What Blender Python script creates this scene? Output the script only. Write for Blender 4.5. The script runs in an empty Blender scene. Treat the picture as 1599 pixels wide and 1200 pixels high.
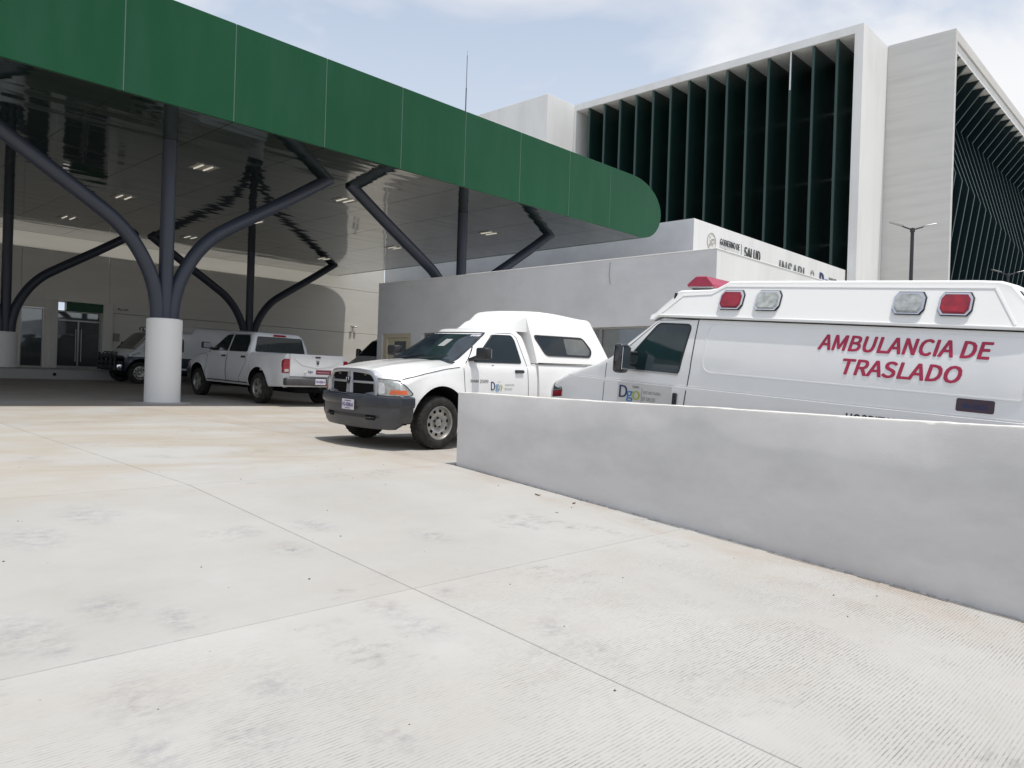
import bpy, bmesh, math, random
from mathutils import Vector, Matrix, Quaternion
from mathutils.bvhtree import BVHTree
random.seed(7)
S = bpy.context.scene
COL = S.collection
R = math.radians

# ------------------------------------------------------------------ camera, sky, sun, exposure
EYE = 1.08                       # eye height above the platform edge
V0 = 7.283                       # where the ramp meets the platform
SP, SR = 0.028, 0.0865           # slopes of platform and ramp
SR2 = 0.067                      # gentler drive beyond the parapet wall


def gz(u, v):
    if v >= V0:
        return SP * (v - V0)
    return (SR2 if u > 6.8 else SR) * (max(v, -7.5) - V0)


def cam_axes(yaw, p, r):
    f = Vector((math.cos(p) * math.cos(yaw), math.cos(p) * math.sin(yaw), math.sin(p)))
    ri = Vector((math.sin(yaw), -math.cos(yaw), 0))
    up = ri.cross(f)
    c, s = math.cos(r), math.sin(r)
    return c * ri + s * up, -s * ri + c * up, f


cd = bpy.data.cameras.new('camera')
cam = bpy.data.objects.new('camera', cd)
COL.objects.link(cam)
S.camera = cam
cr, cu, cf = cam_axes(R(43.346), R(-0.148), R(1.852))
cam.matrix_world = Matrix(((cr.x, cu.x, -cf.x, 0), (cr.y, cu.y, -cf.y, 0), (cr.z, cu.z, -cf.z, EYE), (0, 0, 0, 1)))
cd.sensor_width = 36.0
cd.lens = 36.0 * 1201.9 / 1599.0
cd.clip_start = 0.05
cd.clip_end = 3000

SUN_S = Vector((0.035, -0.225, 1.0)).normalized()
W = bpy.data.worlds.new("World")
S.world = W
W.use_nodes = True
nt = W.node_tree
nt.nodes.clear()
out = nt.nodes.new('ShaderNodeOutputWorld')
sky = nt.nodes.new('ShaderNodeTexSky')
sky.sky_type = 'NISHITA'
sky.sun_disc = False
sky.sun_elevation = math.asin(SUN_S.z)
sky.sun_rotation = math.atan2(SUN_S.x, SUN_S.y)
sky.dust_density = 2.0
b1 = nt.nodes.new('ShaderNodeBackground')
b1.inputs['Strength'].default_value = 0.14
nt.links.new(sky.outputs[0], b1.inputs['Color'])
b2 = nt.nodes.new('ShaderNodeBackground')
b2.inputs['Strength'].default_value = 1.0
tc = nt.nodes.new('ShaderNodeTexCoord')
mp = nt.nodes.new('ShaderNodeMapping')
mp.inputs['Scale'].default_value = (1.0, 1.0, 2.2)
mp.inputs['Location'].default_value = (3.1, 0.4, 0.2)
nt.links.new(tc.outputs['Generated'], mp.inputs['Vector'])
n1 = nt.nodes.new('ShaderNodeTexNoise')
n1.inputs['Scale'].default_value = 2.3
n1.inputs['Detail'].default_value = 9
n1.inputs['Roughness'].default_value = 0.52
n1.inputs['Distortion'].default_value = 0.35
nt.links.new(mp.outputs[0], n1.inputs['Vector'])
r1 = nt.nodes.new('ShaderNodeValToRGB')
r1.color_ramp.elements[0].position = 0.42
r1.color_ramp.elements[0].color = (0.10, 0.10, 0.10, 1)
r1.color_ramp.elements[1].position = 0.60
r1.color_ramp.elements[1].color = (1, 1, 1, 1)
nt.links.new(n1.outputs['Fac'], r1.inputs['Fac'])
n2 = nt.nodes.new('ShaderNodeTexNoise')
n2.inputs['Scale'].default_value = 2.6
n2.inputs['Detail'].default_value = 8
n2.inputs['Roughness'].default_value = 0.5
n2.inputs['Distortion'].default_value = 0.6
nt.links.new(mp.outputs[0], n2.inputs['Vector'])
r2 = nt.nodes.new('ShaderNodeValToRGB')
r2.color_ramp.elements[0].position = 0.42
r2.color_ramp.elements[0].color = (0.62, 0.705, 0.84, 1)
r2.color_ramp.elements[1].position = 0.56
r2.color_ramp.elements[1].color = (0.97, 0.975, 0.99, 1)
nt.links.new(n2.outputs['Fac'], r2.inputs['Fac'])
nt.links.new(r2.outputs['Color'], b2.inputs['Color'])
mx = nt.nodes.new('ShaderNodeMixShader')
sxyz = nt.nodes.new('ShaderNodeSeparateXYZ')
nt.links.new(tc.outputs['Generated'], sxyz.inputs[0])
hz = nt.nodes.new('ShaderNodeMapRange')          # cloud and haze thicken towards the horizon
hz.inputs['From Min'].default_value = 0.80
hz.inputs['From Max'].default_value = 0.33
hz.inputs['To Min'].default_value = 0.0
hz.inputs['To Max'].default_value = 0.96
nt.links.new(sxyz.outputs['Z'], hz.inputs['Value'])
mxf = nt.nodes.new('ShaderNodeMath')
mxf.operation = 'MAXIMUM'
nt.links.new(hz.outputs[0], mxf.inputs[0])
nt.links.new(r1.outputs['Color'], mxf.inputs[1])
nt.links.new(mxf.outputs[0], mx.inputs['Fac'])
nt.links.new(b1.outputs[0], mx.inputs[1])
nt.links.new(b2.outputs[0], mx.inputs[2])
nt.links.new(mx.outputs[0], out.inputs['Surface'])

sl = bpy.data.lights.new('sun', 'SUN')
sl.energy = 3.7
sl.angle = R(0.6)
sl.color = (1.0, 0.965, 0.91)
so = bpy.data.objects.new('sun', sl)
COL.objects.link(so)
so.location = (0, -20, 60)
so.rotation_mode = 'QUATERNION'
so.rotation_quaternion = (-SUN_S).to_track_quat('-Z', 'Y')
S.view_settings.view_transform = 'Standard'
S.view_settings.look = 'None'
S.view_settings.exposure = 0.0
S.view_settings.gamma = 1.0
S.view_settings.use_curve_mapping = False


# ------------------------------------------------------------------ materials
def mat(name, col, rough=0.6, metal=0.0, var=0.06, vscale=3.0, bump=0.0, bscale=40.0, coat=0.0, spec=0.5,
        dirt=None, dscale=(1.2, 1.2, 1.2), damt=0.3, emit=None, estr=0.0, coords='Object', dlo=0.45, dhi=0.75):
    m = bpy.data.materials.new(name)
    m.use_nodes = True
    t = m.node_tree
    p = t.nodes['Principled BSDF']
    if rough >= 0.8: spec = min(spec, 0.15)
    p.inputs['Roughness'].default_value = rough
    p.inputs['Metallic'].default_value = metal
    p.inputs['Specular IOR Level'].default_value = spec
    p.inputs['Coat Weight'].default_value = coat
    p.inputs['Coat Roughness'].default_value = 0.06
    if emit:
        p.inputs['Emission Color'].default_value = (*emit, 1)
        p.inputs['Emission Strength'].default_value = estr
    c = t.nodes.new('ShaderNodeTexCoord')
    n = t.nodes.new('ShaderNodeTexNoise')
    n.inputs['Scale'].default_value = vscale
    n.inputs['Detail'].default_value = 6
    n.inputs['Roughness'].default_value = 0.6
    t.links.new(c.outputs[coords], n.inputs['Vector'])
    r = t.nodes.new('ShaderNodeMapRange')
    r.inputs['From Min'].default_value = 0.25
    r.inputs['From Max'].default_value = 0.75
    r.inputs['To Min'].default_value = 1 - var
    r.inputs['To Max'].default_value = 1 + var
    t.links.new(n.outputs['Fac'], r.inputs['Value'])
    mul = t.nodes.new('ShaderNodeVectorMath')
    mul.operation = 'SCALE'
    mul.inputs[0].default_value = col
    t.links.new(r.outputs[0], mul.inputs['Scale'])
    last = mul.outputs[0]
    if dirt:
        mp_ = t.nodes.new('ShaderNodeMapping')
        mp_.inputs['Scale'].default_value = dscale
        t.links.new(c.outputs[coords], mp_.inputs['Vector'])
        n2_ = t.nodes.new('ShaderNodeTexNoise')
        n2_.inputs['Scale'].default_value = 1.0
        n2_.inputs['Detail'].default_value = 9
        n2_.inputs['Roughness'].default_value = 0.62
        t.links.new(mp_.outputs[0], n2_.inputs['Vector'])
        rr = t.nodes.new('ShaderNodeMapRange')
        rr.inputs['From Min'].default_value = dlo
        rr.inputs['From Max'].default_value = dhi
        rr.inputs['To Min'].default_value = 0
        rr.inputs['To Max'].default_value = damt
        t.links.new(n2_.outputs['Fac'], rr.inputs['Value'])
        mix = t.nodes.new('ShaderNodeMix')
        mix.data_type = 'RGBA'
        t.links.new(rr.outputs[0], mix.inputs['Factor'])
        t.links.new(last, mix.inputs['A'])
        mix.inputs['B'].default_value = (*dirt, 1)
        last = mix.outputs['Result']
    t.links.new(last, p.inputs['Base Color'])
    if bump > 0:
        nb = t.nodes.new('ShaderNodeTexNoise')
        nb.inputs['Scale'].default_value = bscale
        nb.inputs['Detail'].default_value = 4
        t.links.new(c.outputs[coords], nb.inputs['Vector'])
        b = t.nodes.new('ShaderNodeBump')
        b.inputs['Strength'].default_value = bump
        b.inputs['Distance'].default_value = 0.01
        t.links.new(nb.outputs['Fac'], b.inputs['Height'])
        t.links.new(b.outputs[0], p.inputs['Normal'])
    return m


M = {}
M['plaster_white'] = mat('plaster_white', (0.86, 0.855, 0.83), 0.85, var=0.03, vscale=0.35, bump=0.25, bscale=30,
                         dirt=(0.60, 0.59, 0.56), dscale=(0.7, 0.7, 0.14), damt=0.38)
M['plaster_shade_grey'] = mat('plaster_shade_grey', (0.74, 0.74, 0.745), 0.85, var=0.06, vscale=0.7, bump=0.3, bscale=30,
                        dirt=(0.50, 0.51, 0.53), dscale=(0.5, 0.5, 0.9), damt=0.5)  # white plaster darkened in its colour for walls turned from the sun
M['plaster_cream'] = mat('plaster_cream', (0.76, 0.735, 0.67), 0.85, var=0.03, vscale=0.4, bump=0.2, bscale=30,
                         dirt=(0.62, 0.60, 0.54), dscale=(0.3, 0.3, 2.2), damt=0.4)
M['block2'] = mat('block_plaster', (0.70, 0.685, 0.65), 0.85, var=0.03, vscale=0.3, bump=0.2, bscale=20,
                  dirt=(0.52, 0.51, 0.48), dscale=(0.2, 0.2, 2.6), damt=0.5)
M['wall_low'] = mat('parapet_plaster', (0.655, 0.64, 0.63), 0.88, var=0.05, vscale=2.2, bump=0.10, bscale=70,
                    dirt=(0.49, 0.48, 0.46), dscale=(1.5, 1.1, 2.2), damt=0.6, dlo=0.42, dhi=0.74)
M['wall_cap'] = mat('parapet_top', (0.62, 0.61, 0.58), 0.8, var=0.06, vscale=3, bump=0.3, bscale=40,
                    dirt=(0.5, 0.48, 0.45), dscale=(2.5, 2.5, 2.5), damt=0.35)
M['white_paint'] = mat('white_car_paint', (0.80, 0.80, 0.79), 0.30, var=0.015, vscale=2, coat=0.9,
                       dirt=(0.55, 0.52, 0.46), dscale=(2, 2, 3), damt=0.10)
M['silver_paint'] = mat('dusty_white_paint', (0.66, 0.67, 0.68), 0.33, var=0.02, vscale=2, coat=0.5,
                        dirt=(0.42, 0.40, 0.36), dscale=(2, 2, 3), damt=0.2)
M['navy_paint'] = mat('navy_paint', (0.012, 0.018, 0.045), 0.35, coat=0.5)
M['fibreglass'] = mat('white_fibreglass', (0.82, 0.82, 0.80), 0.42, var=0.015, vscale=2, coat=0.2,
                      dirt=(0.6, 0.58, 0.52), dscale=(2, 2, 2), damt=0.08)
M['black_plastic'] = mat('black_plastic', (0.018, 0.019, 0.022), 0.5, var=0.15, vscale=8, bump=0.15, bscale=200)
M['slat_black'] = mat('grille_slat', (0.012, 0.012, 0.014), 0.9)
M['liner'] = mat('arch_liner', (0.008, 0.008, 0.009), 0.9)
M['bumper_grey'] = mat('grey_bumper_plastic', (0.058, 0.058, 0.063), 0.42, var=0.08, vscale=6, bump=0.1, bscale=300,
                       dirt=(0.14, 0.13, 0.12), dscale=(3, 3, 5), damt=0.35)
M['rubber'] = mat('tyre_rubber', (0.030, 0.029, 0.028), 0.85, var=0.2, vscale=10, bump=0.3, bscale=120,
                  dirt=(0.11, 0.10, 0.085), dscale=(8, 8, 8), damt=0.45)
M['steel'] = mat('wheel_steel', (0.42, 0.41, 0.39), 0.38, metal=0.75, var=0.12, vscale=14, dirt=(0.20, 0.17, 0.14),
                 dscale=(14, 14, 14), damt=0.5)
M['chrome'] = mat('chrome', (0.80, 0.80, 0.81), 0.12, metal=1.0, var=0.03)
M['silver_trim'] = mat('silver_trim', (0.36, 0.37, 0.40), 0.32, metal=0.6, var=0.05)
M['car_glass'] = mat('tinted_glass', (0.008, 0.014, 0.017), 0.04, var=0.2, vscale=3, spec=0.45)
M['windscreen'] = mat('windscreen_glass', (0.018, 0.026, 0.033), 0.04, var=0.6, vscale=3.5, spec=0.5)
M['red_lens'] = mat('red_lens', (0.27, 0.004, 0.018), 0.10, var=0.45, vscale=14, coat=0.8)
M['bumper_sticker'] = mat('plum_sticker', (0.16, 0.025, 0.05), 0.5, var=0.3, vscale=20)
M['faint_plum'] = mat('faint_plum', (0.36, 0.20, 0.23), 0.5)
M['dark_red_lens'] = mat('dusty_red_lens', (0.36, 0.02, 0.06), 0.35, var=0.15, vscale=8, coat=0.3)
M['amber_lens'] = mat('amber_lens', (0.75, 0.14, 0.04), 0.15, var=0.15, vscale=18, coat=0.8)
M['clear_lens'] = mat('clear_lens', (0.40, 0.42, 0.40), 0.10, metal=0.15, var=0.45, vscale=16, coat=1.0)
M['lamp_reflector'] = mat('lamp_reflector', (0.72, 0.73, 0.74), 0.2, metal=0.1, var=0.2, vscale=20)
M['red_print'] = mat('red_lettering', (0.40, 0.016, 0.065), 0.45, var=0.06, vscale=10)
M['dark_print'] = mat('dark_lettering', (0.02, 0.022, 0.03), 0.5)
M['grey_print'] = mat('grey_lettering', (0.16, 0.165, 0.17), 0.5)
M['faint_print'] = mat('faint_print', (0.50, 0.48, 0.42), 0.6)
M['blue_print'] = mat('blue_print', (0.03, 0.20, 0.48), 0.4)
M['navy_print'] = mat('navy_print', (0.012, 0.03, 0.12), 0.4)
M['green_print'] = mat('olive_print', (0.42, 0.47, 0.08), 0.4)
M['plate'] = mat('licence_plate', (0.62, 0.60, 0.66), 0.4, var=0.1, vscale=25)
M['purple_print'] = mat('plate_print', (0.10, 0.07, 0.22), 0.5)
M['joint_dark'] = mat('shadow_gap', (0.02, 0.02, 0.02), 0.9)
M['canopy_green'] = mat('green_panel', (0.008, 0.072, 0.030), 0.30, var=0.08, vscale=0.35, spec=0.18, dirt=(0.03, 0.10, 0.06), dscale=(1.5, 1.5, 0.25), damt=0.35)
M['fin_green'] = mat('dark_green_fin', (0.011, 0.036, 0.031), 0.35, var=0.12, vscale=0.5)
M['fin_edge_lit'] = mat('fin_edge_lit_green', (0.024, 0.060, 0.052), 0.4, var=0.08, vscale=0.8)  # paler than the fin: light on the front edges put into the colour
M['fin_dark'] = mat('slate_green_fin', (0.008, 0.024, 0.030), 0.35, var=0.12, vscale=0.5)
M['column_paint'] = mat('slate_blue_steel', (0.036, 0.043, 0.062), 0.42, var=0.08, vscale=2, bump=0.05)
M['facade_glass'] = mat('facade_glass', (0.012, 0.024, 0.024), 0.08, var=0.2, vscale=0.3)
M['window_glass'] = mat('window_glass', (0.17, 0.19, 0.20), 0.03, metal=0.55, var=0.1, spec=1.0)
M['alu'] = mat('aluminium', (0.42, 0.42, 0.41), 0.4, metal=0.7)
M['cream_metal'] = mat('cream_door_metal', (0.66, 0.58, 0.44), 0.5, var=0.04)
M['lamp_tube'] = mat('lamp_tube', (0.8, 0.78, 0.7), 0.4, emit=(1.0, 0.95, 0.82), estr=0.45)
M['lamp_inside'] = mat('lamp_reflector_panel', (0.62, 0.58, 0.48), 0.5)
M['asphalt'] = mat('far_ground', (0.28, 0.27, 0.25), 0.9, var=0.15, vscale=0.2)
M['post_dark'] = mat('dark_post', (0.035, 0.037, 0.04), 0.5)
M['seam_pale'] = mat('pale_green_joint', (0.085, 0.15, 0.12), 0.6)
M['leaf'] = mat('dry_leaf', (0.16, 0.09, 0.05), 0.8, var=0.3, vscale=30)
M['stone'] = mat('pebble', (0.10, 0.09, 0.08), 0.9, var=0.3, vscale=30)
M['mortar'] = mat('wall_foot_mortar', (0.58, 0.56, 0.53), 0.95, var=0.2, vscale=9, bump=1.0, bscale=60,
                  dirt=(0.20, 0.19, 0.175), dscale=(9, 9, 9), damt=0.8)
M['kerb'] = mat('kerb_concrete', (0.40, 0.395, 0.38), 0.9, var=0.06, vscale=1.0)
M['blind_grey'] = mat('grey_panel', (0.30, 0.31, 0.30), 0.6)


def canopy_ceiling_mat():
    m = mat('glossy_ceiling_panel', (0.008, 0.020, 0.013), 0.05, var=0.1, vscale=0.4, coat=1.0, spec=0.5)
    t = m.node_tree
    p = t.nodes['Principled BSDF']
    p.inputs['Coat IOR'].default_value = 1.5
    c = t.nodes.new('ShaderNodeTexCoord')
    mp = t.nodes.new('ShaderNodeMapping')
    mp.inputs['Scale'].default_value = (0.35, 1.5, 1)
    t.links.new(c.outputs['Object'], mp.inputs['Vector'])
    n = t.nodes.new('ShaderNodeTexNoise')
    n.inputs['Scale'].default_value = 1.1
    n.inputs['Detail'].default_value = 1.5
    t.links.new(mp.outputs[0], n.inputs['Vector'])
    b = t.nodes.new('ShaderNodeBump')
    b.inputs['Strength'].default_value = 0.6
    b.inputs['Distance'].default_value = 0.022
    t.links.new(n.outputs['Fac'], b.inputs['Height'])
    t.links.new(b.outputs[0], p.inputs['Normal'])
    t.links.new(b.outputs[0], p.inputs['Coat Normal'])
    return m


M['ceiling'] = canopy_ceiling_mat()


SPOTS = [(1.59, 4.51, 0.22), (1.85, 4.16, 0.2), (1.11, 4.35, 0.3), (1.21, 4.1, 0.12), (2.88, 3.71, 0.2), (2.88, 3.36, 0.2), (1.87, 3.21, 0.2), (1.33, 3.38, 0.25), (1.56, 2.84, 0.2), (1.22, 2.95, 0.16), (3.52, 5.52, 0.22), (3.01, 5.03, 0.2), (4.2, 4.82, 0.22), (1.62, 6.05, 0.3), (2.13, 6.5, 0.3), (2.03, 2.52, 0.15), (3.52, 2.89, 0.2), (3.46, 2.56, 0.2), (2.94, 5.59, 0.18), (3.4, 3.73, 0.12)]      # scuffs on the slabs


def concrete_mat():
    m = bpy.data.materials.new('ribbed_concrete')
    m.use_nodes = True
    t = m.node_tree
    L = t.links
    p = t.nodes['Principled BSDF']
    p.inputs['Roughness'].default_value = 0.9
    p.inputs['Specular IOR Level'].default_value = 0.25
    g = t.nodes.new('ShaderNodeNewGeometry')
    oi = t.nodes.new('ShaderNodeObjectInfo')

    def noise(scale, det=6, rough=0.6, vec=None, sc=None, dist=0.0):
        n = t.nodes.new('ShaderNodeTexNoise')
        n.inputs['Scale'].default_value = scale
        n.inputs['Detail'].default_value = det
        n.inputs['Roughness'].default_value = rough
        n.inputs['Distortion'].default_value = dist
        src = vec or g.outputs['Position']
        if sc:
            mp = t.nodes.new('ShaderNodeMapping')
            mp.inputs['Scale'].default_value = sc
            L.new(src, mp.inputs['Vector'])
            src = mp.outputs[0]
        L.new(src, n.inputs['Vector'])
        return n.outputs['Fac']

    def rng(v, a, b, c, d):
        r = t.nodes.new('ShaderNodeMapRange')
        for k, x in zip(('From Min', 'From Max', 'To Min', 'To Max'), (a, b, c, d)):
            r.inputs[k].default_value = x
        L.new(v, r.inputs['Value'])
        return r.outputs[0]

    def math2(op, a, b):
        n = t.nodes.new('ShaderNodeMath')
        n.operation = op
        for i, x in enumerate((a, b)):
            if isinstance(x, (int, float)):
                n.inputs[i].default_value = x
            else:
                L.new(x, n.inputs[i])
        return n.outputs[0]

    def mix(fac, a, b):
        n = t.nodes.new('ShaderNodeMix')
        n.data_type = 'RGBA'
        L.new(fac, n.inputs['Factor'])
        for k, x in (('A', a), ('B', b)):
            if isinstance(x, tuple):
                n.inputs[k].default_value = (*x, 1)
            else:
                L.new(x, n.inputs[k])
        return n.outputs['Result']

    base = mix(rng(noise(0.55, 8), 0.3, 0.7, 0, 1), (0.372, 0.369, 0.354), (0.440, 0.438, 0.425))
    base = mix(rng(noise(3.0, 8, 0.7), 0.35, 0.75, 0, 0.35), base, (0.37, 0.355, 0.33))
    # warm stains, mostly on the platform
    sep = t.nodes.new('ShaderNodeSeparateXYZ')
    L.new(g.outputs['Position'], sep.inputs[0])
    plat = rng(sep.outputs['Y'], 6.5, 8.5, 0.25, 1.0)
    st = math2('MULTIPLY', rng(noise(0.42, 7, 0.6, sc=(1.0, 1.9, 1.0), dist=0.8), 0.38, 0.62, 0.12, 0.92), plat)
    base = mix(st, base, (0.355, 0.315, 0.255))
    st2 = math2('MULTIPLY', rng(noise(1.1, 8, 0.65, sc=(0.6, 2.2, 1.0)), 0.55, 0.72, 0, 0.5), plat)
    base = mix(st2, base, (0.33, 0.29, 0.255))
    # stain band along the foot of the parapet
    near = rng(sep.outputs['X'], 5.6, 6.6, 0, 1)
    st3 = math2('MULTIPLY', rng(noise(1.3, 6, 0.6, sc=(1.6, 0.7, 1)), 0.45, 0.65, 0, 0.75), near)
    base = mix(st3, base, (0.36, 0.31, 0.265))
    # dark scuffs and tyre smudges
    msk = rng(noise(1.35, 3, 0.5), 0.60, 0.68, 0, 1)
    sc = math2('MULTIPLY', rng(noise(6.5, 9, 0.78, sc=(1, 1.8, 1)), 0.48, 0.72, 0, 0.80), msk)
    base = mix(sc, base, (0.20, 0.195, 0.20))
    tot = None
    for (sx, sy, sr) in SPOTS:
        vd = t.nodes.new('ShaderNodeVectorMath')
        vd.operation = 'DISTANCE'
        mp = t.nodes.new('ShaderNodeMapping')
        mp.inputs['Scale'].default_value = (1, 0.75, 0)
        L.new(g.outputs['Position'], mp.inputs['Vector'])
        L.new(mp.outputs[0], vd.inputs[0])
        vd.inputs[1].default_value = (sx, sy * 0.75, 0)
        q = rng(vd.outputs['Value'], sr, sr * 0.25, 0, 1)
        tot = q if tot is None else math2('MAXIMUM', tot, q)
    sc2 = math2('MULTIPLY', rng(noise(9.0, 9, 0.8, sc=(1, 1.7, 1)), 0.44, 0.64, 0, 0.62), tot)
    base = mix(sc2, base, (0.23, 0.22, 0.235))
    spk = rng(noise(28, 2, 0.5), 0.76, 0.80, 0, 0.6)
    base = mix(spk, base, (0.16, 0.15, 0.14))
    # ribs (tining) running along X
    y = math2('ADD', sep.outputs['Y'], math2('MULTIPLY', noise(0.8, 2), 0.03))
    y = math2('ADD', y, math2('MULTIPLY', noise(9.0, 2), 0.004))
    ph = math2('MULTIPLY', y, 2 * math.pi / 0.0195)
    s = math2('SINE', ph, 0.0)
    gro = rng(s, 0.35, 0.98, 0, 1)
    worn = rng(noise(0.85, 7, 0.65, dist=0.5), 0.36, 0.60, 0.0, 1)
    worn2 = rng(noise(34, 5, 0.75, sc=(0.5, 1.6, 1)), 0.40, 0.62, 0.05, 1)
    lowv = rng(sep.outputs['Y'], 4.6, 1.9, 0.15, 1.0)
    wv = math2('MULTIPLY', math2('MULTIPLY', worn, worn2), lowv)
    gm = math2('MULTIPLY', gro, wv)
    base = mix(math2('MULTIPLY', gm, 0.85), base, (0.16, 0.15, 0.14))
    # slab to slab tone
    tone = rng(oi.outputs['Random'], 0, 1, 0.95, 1.04)
    vm = t.nodes.new('ShaderNodeVectorMath')
    vm.operation = 'SCALE'
    L.new(base, vm.inputs[0])
    L.new(tone, vm.inputs['Scale'])
    L.new(vm.outputs[0], p.inputs['Base Color'])
    h = math2('SUBTRACT', math2('MULTIPLY', noise(60, 4), 0.25), math2('MULTIPLY', gm, 0.9))
    b = t.nodes.new('ShaderNodeBump')
    b.inputs['Strength'].default_value = 0.6
    b.inputs['Distance'].default_value = 0.004
    L.new(h, b.inputs['Height'])
    L.new(b.outputs[0], p.inputs['Normal'])
    return m


M['concrete'] = concrete_mat()


# ------------------------------------------------------------------ helpers
def tag(o, label=None, cat=None, group=None, kind=None):
    if label: o['label'] = label
    if cat: o['category'] = cat
    if group: o['group'] = group
    if kind: o['kind'] = kind
    return o


def empty(name, loc=(0, 0, 0), label=None, cat=None, group=None, mtx=None):
    o = bpy.data.objects.new(name, None)
    o.empty_display_size = 0.2
    COL.objects.link(o)
    if mtx is not None:
        o.matrix_world = mtx
    else:
        o.location = loc
    return tag(o, label, cat, group)


def link(name, me, mats, parent=None, smooth=None):
    if not isinstance(mats, (list, tuple)):
        mats = [mats]
    if len(me.materials) == 0:
        for m in mats:
            me.materials.append(m)
    o = bpy.data.objects.new(name, me)
    COL.objects.link(o)
    if parent is not None:
        o.parent = parent
    if smooth is not None:
        me.shade_smooth()
        me.set_sharp_from_angle(angle=R(smooth))
    return o


class MB:
    def __init__(s):
        s.v = []
        s.f = []
        s.mi = []

    def add(s, vs, fs, mi=0):
        o = len(s.v)
        s.v += [tuple(x) for x in vs]
        s.f += [tuple(i + o for i in f) for f in fs]
        s.mi += [mi] * len(fs)

    def box(s, x0, x1, y0, y1, z0, z1, mi=0):
        x0, x1 = min(x0, x1), max(x0, x1)
        y0, y1 = min(y0, y1), max(y0, y1)
        z0, z1 = min(z0, z1), max(z0, z1)
        s.add([(x0, y0, z0), (x1, y0, z0), (x1, y1, z0), (x0, y1, z0), (x0, y0, z1), (x1, y0, z1), (x1, y1, z1), (x0, y1, z1)],
              [(0, 3, 2, 1), (4, 5, 6, 7), (0, 1, 5, 4), (1, 2, 6, 5), (2, 3, 7, 6), (3, 0, 4, 7)], mi)
        return s

    def tube(s, pts, rad, n=16, cap=True, mi=0):
        pts = [Vector(p) for p in pts]
        rads = rad if isinstance(rad, (list, tuple)) else [rad] * len(pts)
        vs, fs = [], []
        up = None
        for i, p in enumerate(pts):
            if i == 0: d = pts[1] - p
            elif i == len(pts) - 1: d = p - pts[i - 1]
            else: d = (pts[i + 1] - p).normalized() + (p - pts[i - 1]).normalized()
            d.normalize()
            if up is None:
                up = Vector((0, 0, 1)) if abs(d.z) < 0.9 else Vector((0, 1, 0))
                a = d.cross(up).normalized()
            else:
                a = (a - d * a.dot(d)).normalized()
            b = d.cross(a)
            for k in range(n):
                t_ = 2 * math.pi * k / n
                vs.append(p + (a * math.cos(t_) + b * math.sin(t_)) * rads[i])
        for i in range(len(pts) - 1):
            for k in range(n):
                fs.append((i * n + k, i * n + (k + 1) % n, (i + 1) * n + (k + 1) % n, (i + 1) * n + k))
        if cap:
            fs.append(tuple(range(n))[::-1])
            fs.append(tuple((len(pts) - 1) * n + k for k in range(n)))
        s.add(vs, fs, mi)
        return s

    def lathe(s, prof, n=32, axis='Z', mi=0, a0=0.0):
        vs, fs = [], []
        for (r_, h) in prof:
            for k in range(n):
                t_ = a0 + 2 * math.pi * k / n
                if axis == 'Z': vs.append((r_ * math.cos(t_), r_ * math.sin(t_), h))
                else: vs.append((r_ * math.cos(t_), h, r_ * math.sin(t_)))
        for i in range(len(prof) - 1):
            for k in range(n):
                q = (i * n + k, i * n + (k + 1) % n, (i + 1) * n + (k + 1) % n, (i + 1) * n + k)
                fs.append(q if axis == 'Z' else q[::-1])
        s.add(vs, fs, mi)
        return s

    def prism(s, poly, axis, a, b, mi=0):
        n = len(poly)
        def P(p, c):
            if axis == 'x': return (c, p[0], p[1])
            if axis == 'y': return (p[0], c, p[1])
            return (p[0], p[1], c)
        vs = [P(p, a) for p in poly] + [P(p, b) for p in poly]
        fs = [tuple(range(n)), tuple(range(2 * n - 1, n - 1, -1))]
        fs += [(i, i + n, (i + 1) % n + n, (i + 1) % n) for i in range(n)]
        s.add(vs, fs, mi)
        return s

    def mesh(s, name, bevel=0.0, seg=1, norm=True):
        me = bpy.data.meshes.new(name)
        me.from_pydata(s.v, [], s.f)
        me.polygons.foreach_set('material_index', s.mi)
        bm = bmesh.new()
        bm.from_mesh(me)
        if getattr(s, 'weld', False):
            bmesh.ops.remove_doubles(bm, verts=bm.verts, dist=0.0002)
            bmesh.ops.dissolve_degenerate(bm, edges=bm.edges, dist=0.0001)
        if norm:
            bmesh.ops.recalc_face_normals(bm, faces=bm.faces)
        if bevel > 0:
            bmesh.ops.bevel(bm, geom=[e for e in bm.edges if e.calc_face_angle(0) > 0.5], offset=bevel, segments=seg,
                            affect='EDGES', profile=0.5, clamp_overlap=True)
        bm.to_mesh(me)
        bm.free()
        me.update()
        return me

    def build(s, name, mats, parent=None, bevel=0.0, seg=1, smooth=None, norm=True):
        return link(name, s.mesh(name, bevel, seg, norm), mats, parent, smooth)


def box(name, b, m, parent=None, bevel=0.0, seg=1):
    return MB().box(*b).build(name, m, parent, bevel, seg)


def roundpoly(pts, r, n=4):
    out = []
    N = len(pts)
    rs = r if isinstance(r, (list, tuple)) else [r] * N
    for i in range(N):
        p0, p1, p2 = Vector(pts[i - 1]), Vector(pts[i]), Vector(pts[(i + 1) % N])
        a, b = (p0 - p1), (p2 - p1)
        rr = min(rs[i], a.length * 0.45, b.length * 0.45)
        a.normalize(); b.normalize()
        s, e = p1 + a * rr, p1 + b * rr
        for k in range(n + 1):
            t_ = k / n
            out.append(tuple(s * (1 - t_) ** 2 + p1 * 2 * t_ * (1 - t_) + e * t_ ** 2))
    return out


def bvh_of(me):
    return BVHTree.FromPolygons([v.co.copy() for v in me.vertices], [tuple(p.vertices) for p in me.polygons])


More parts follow.
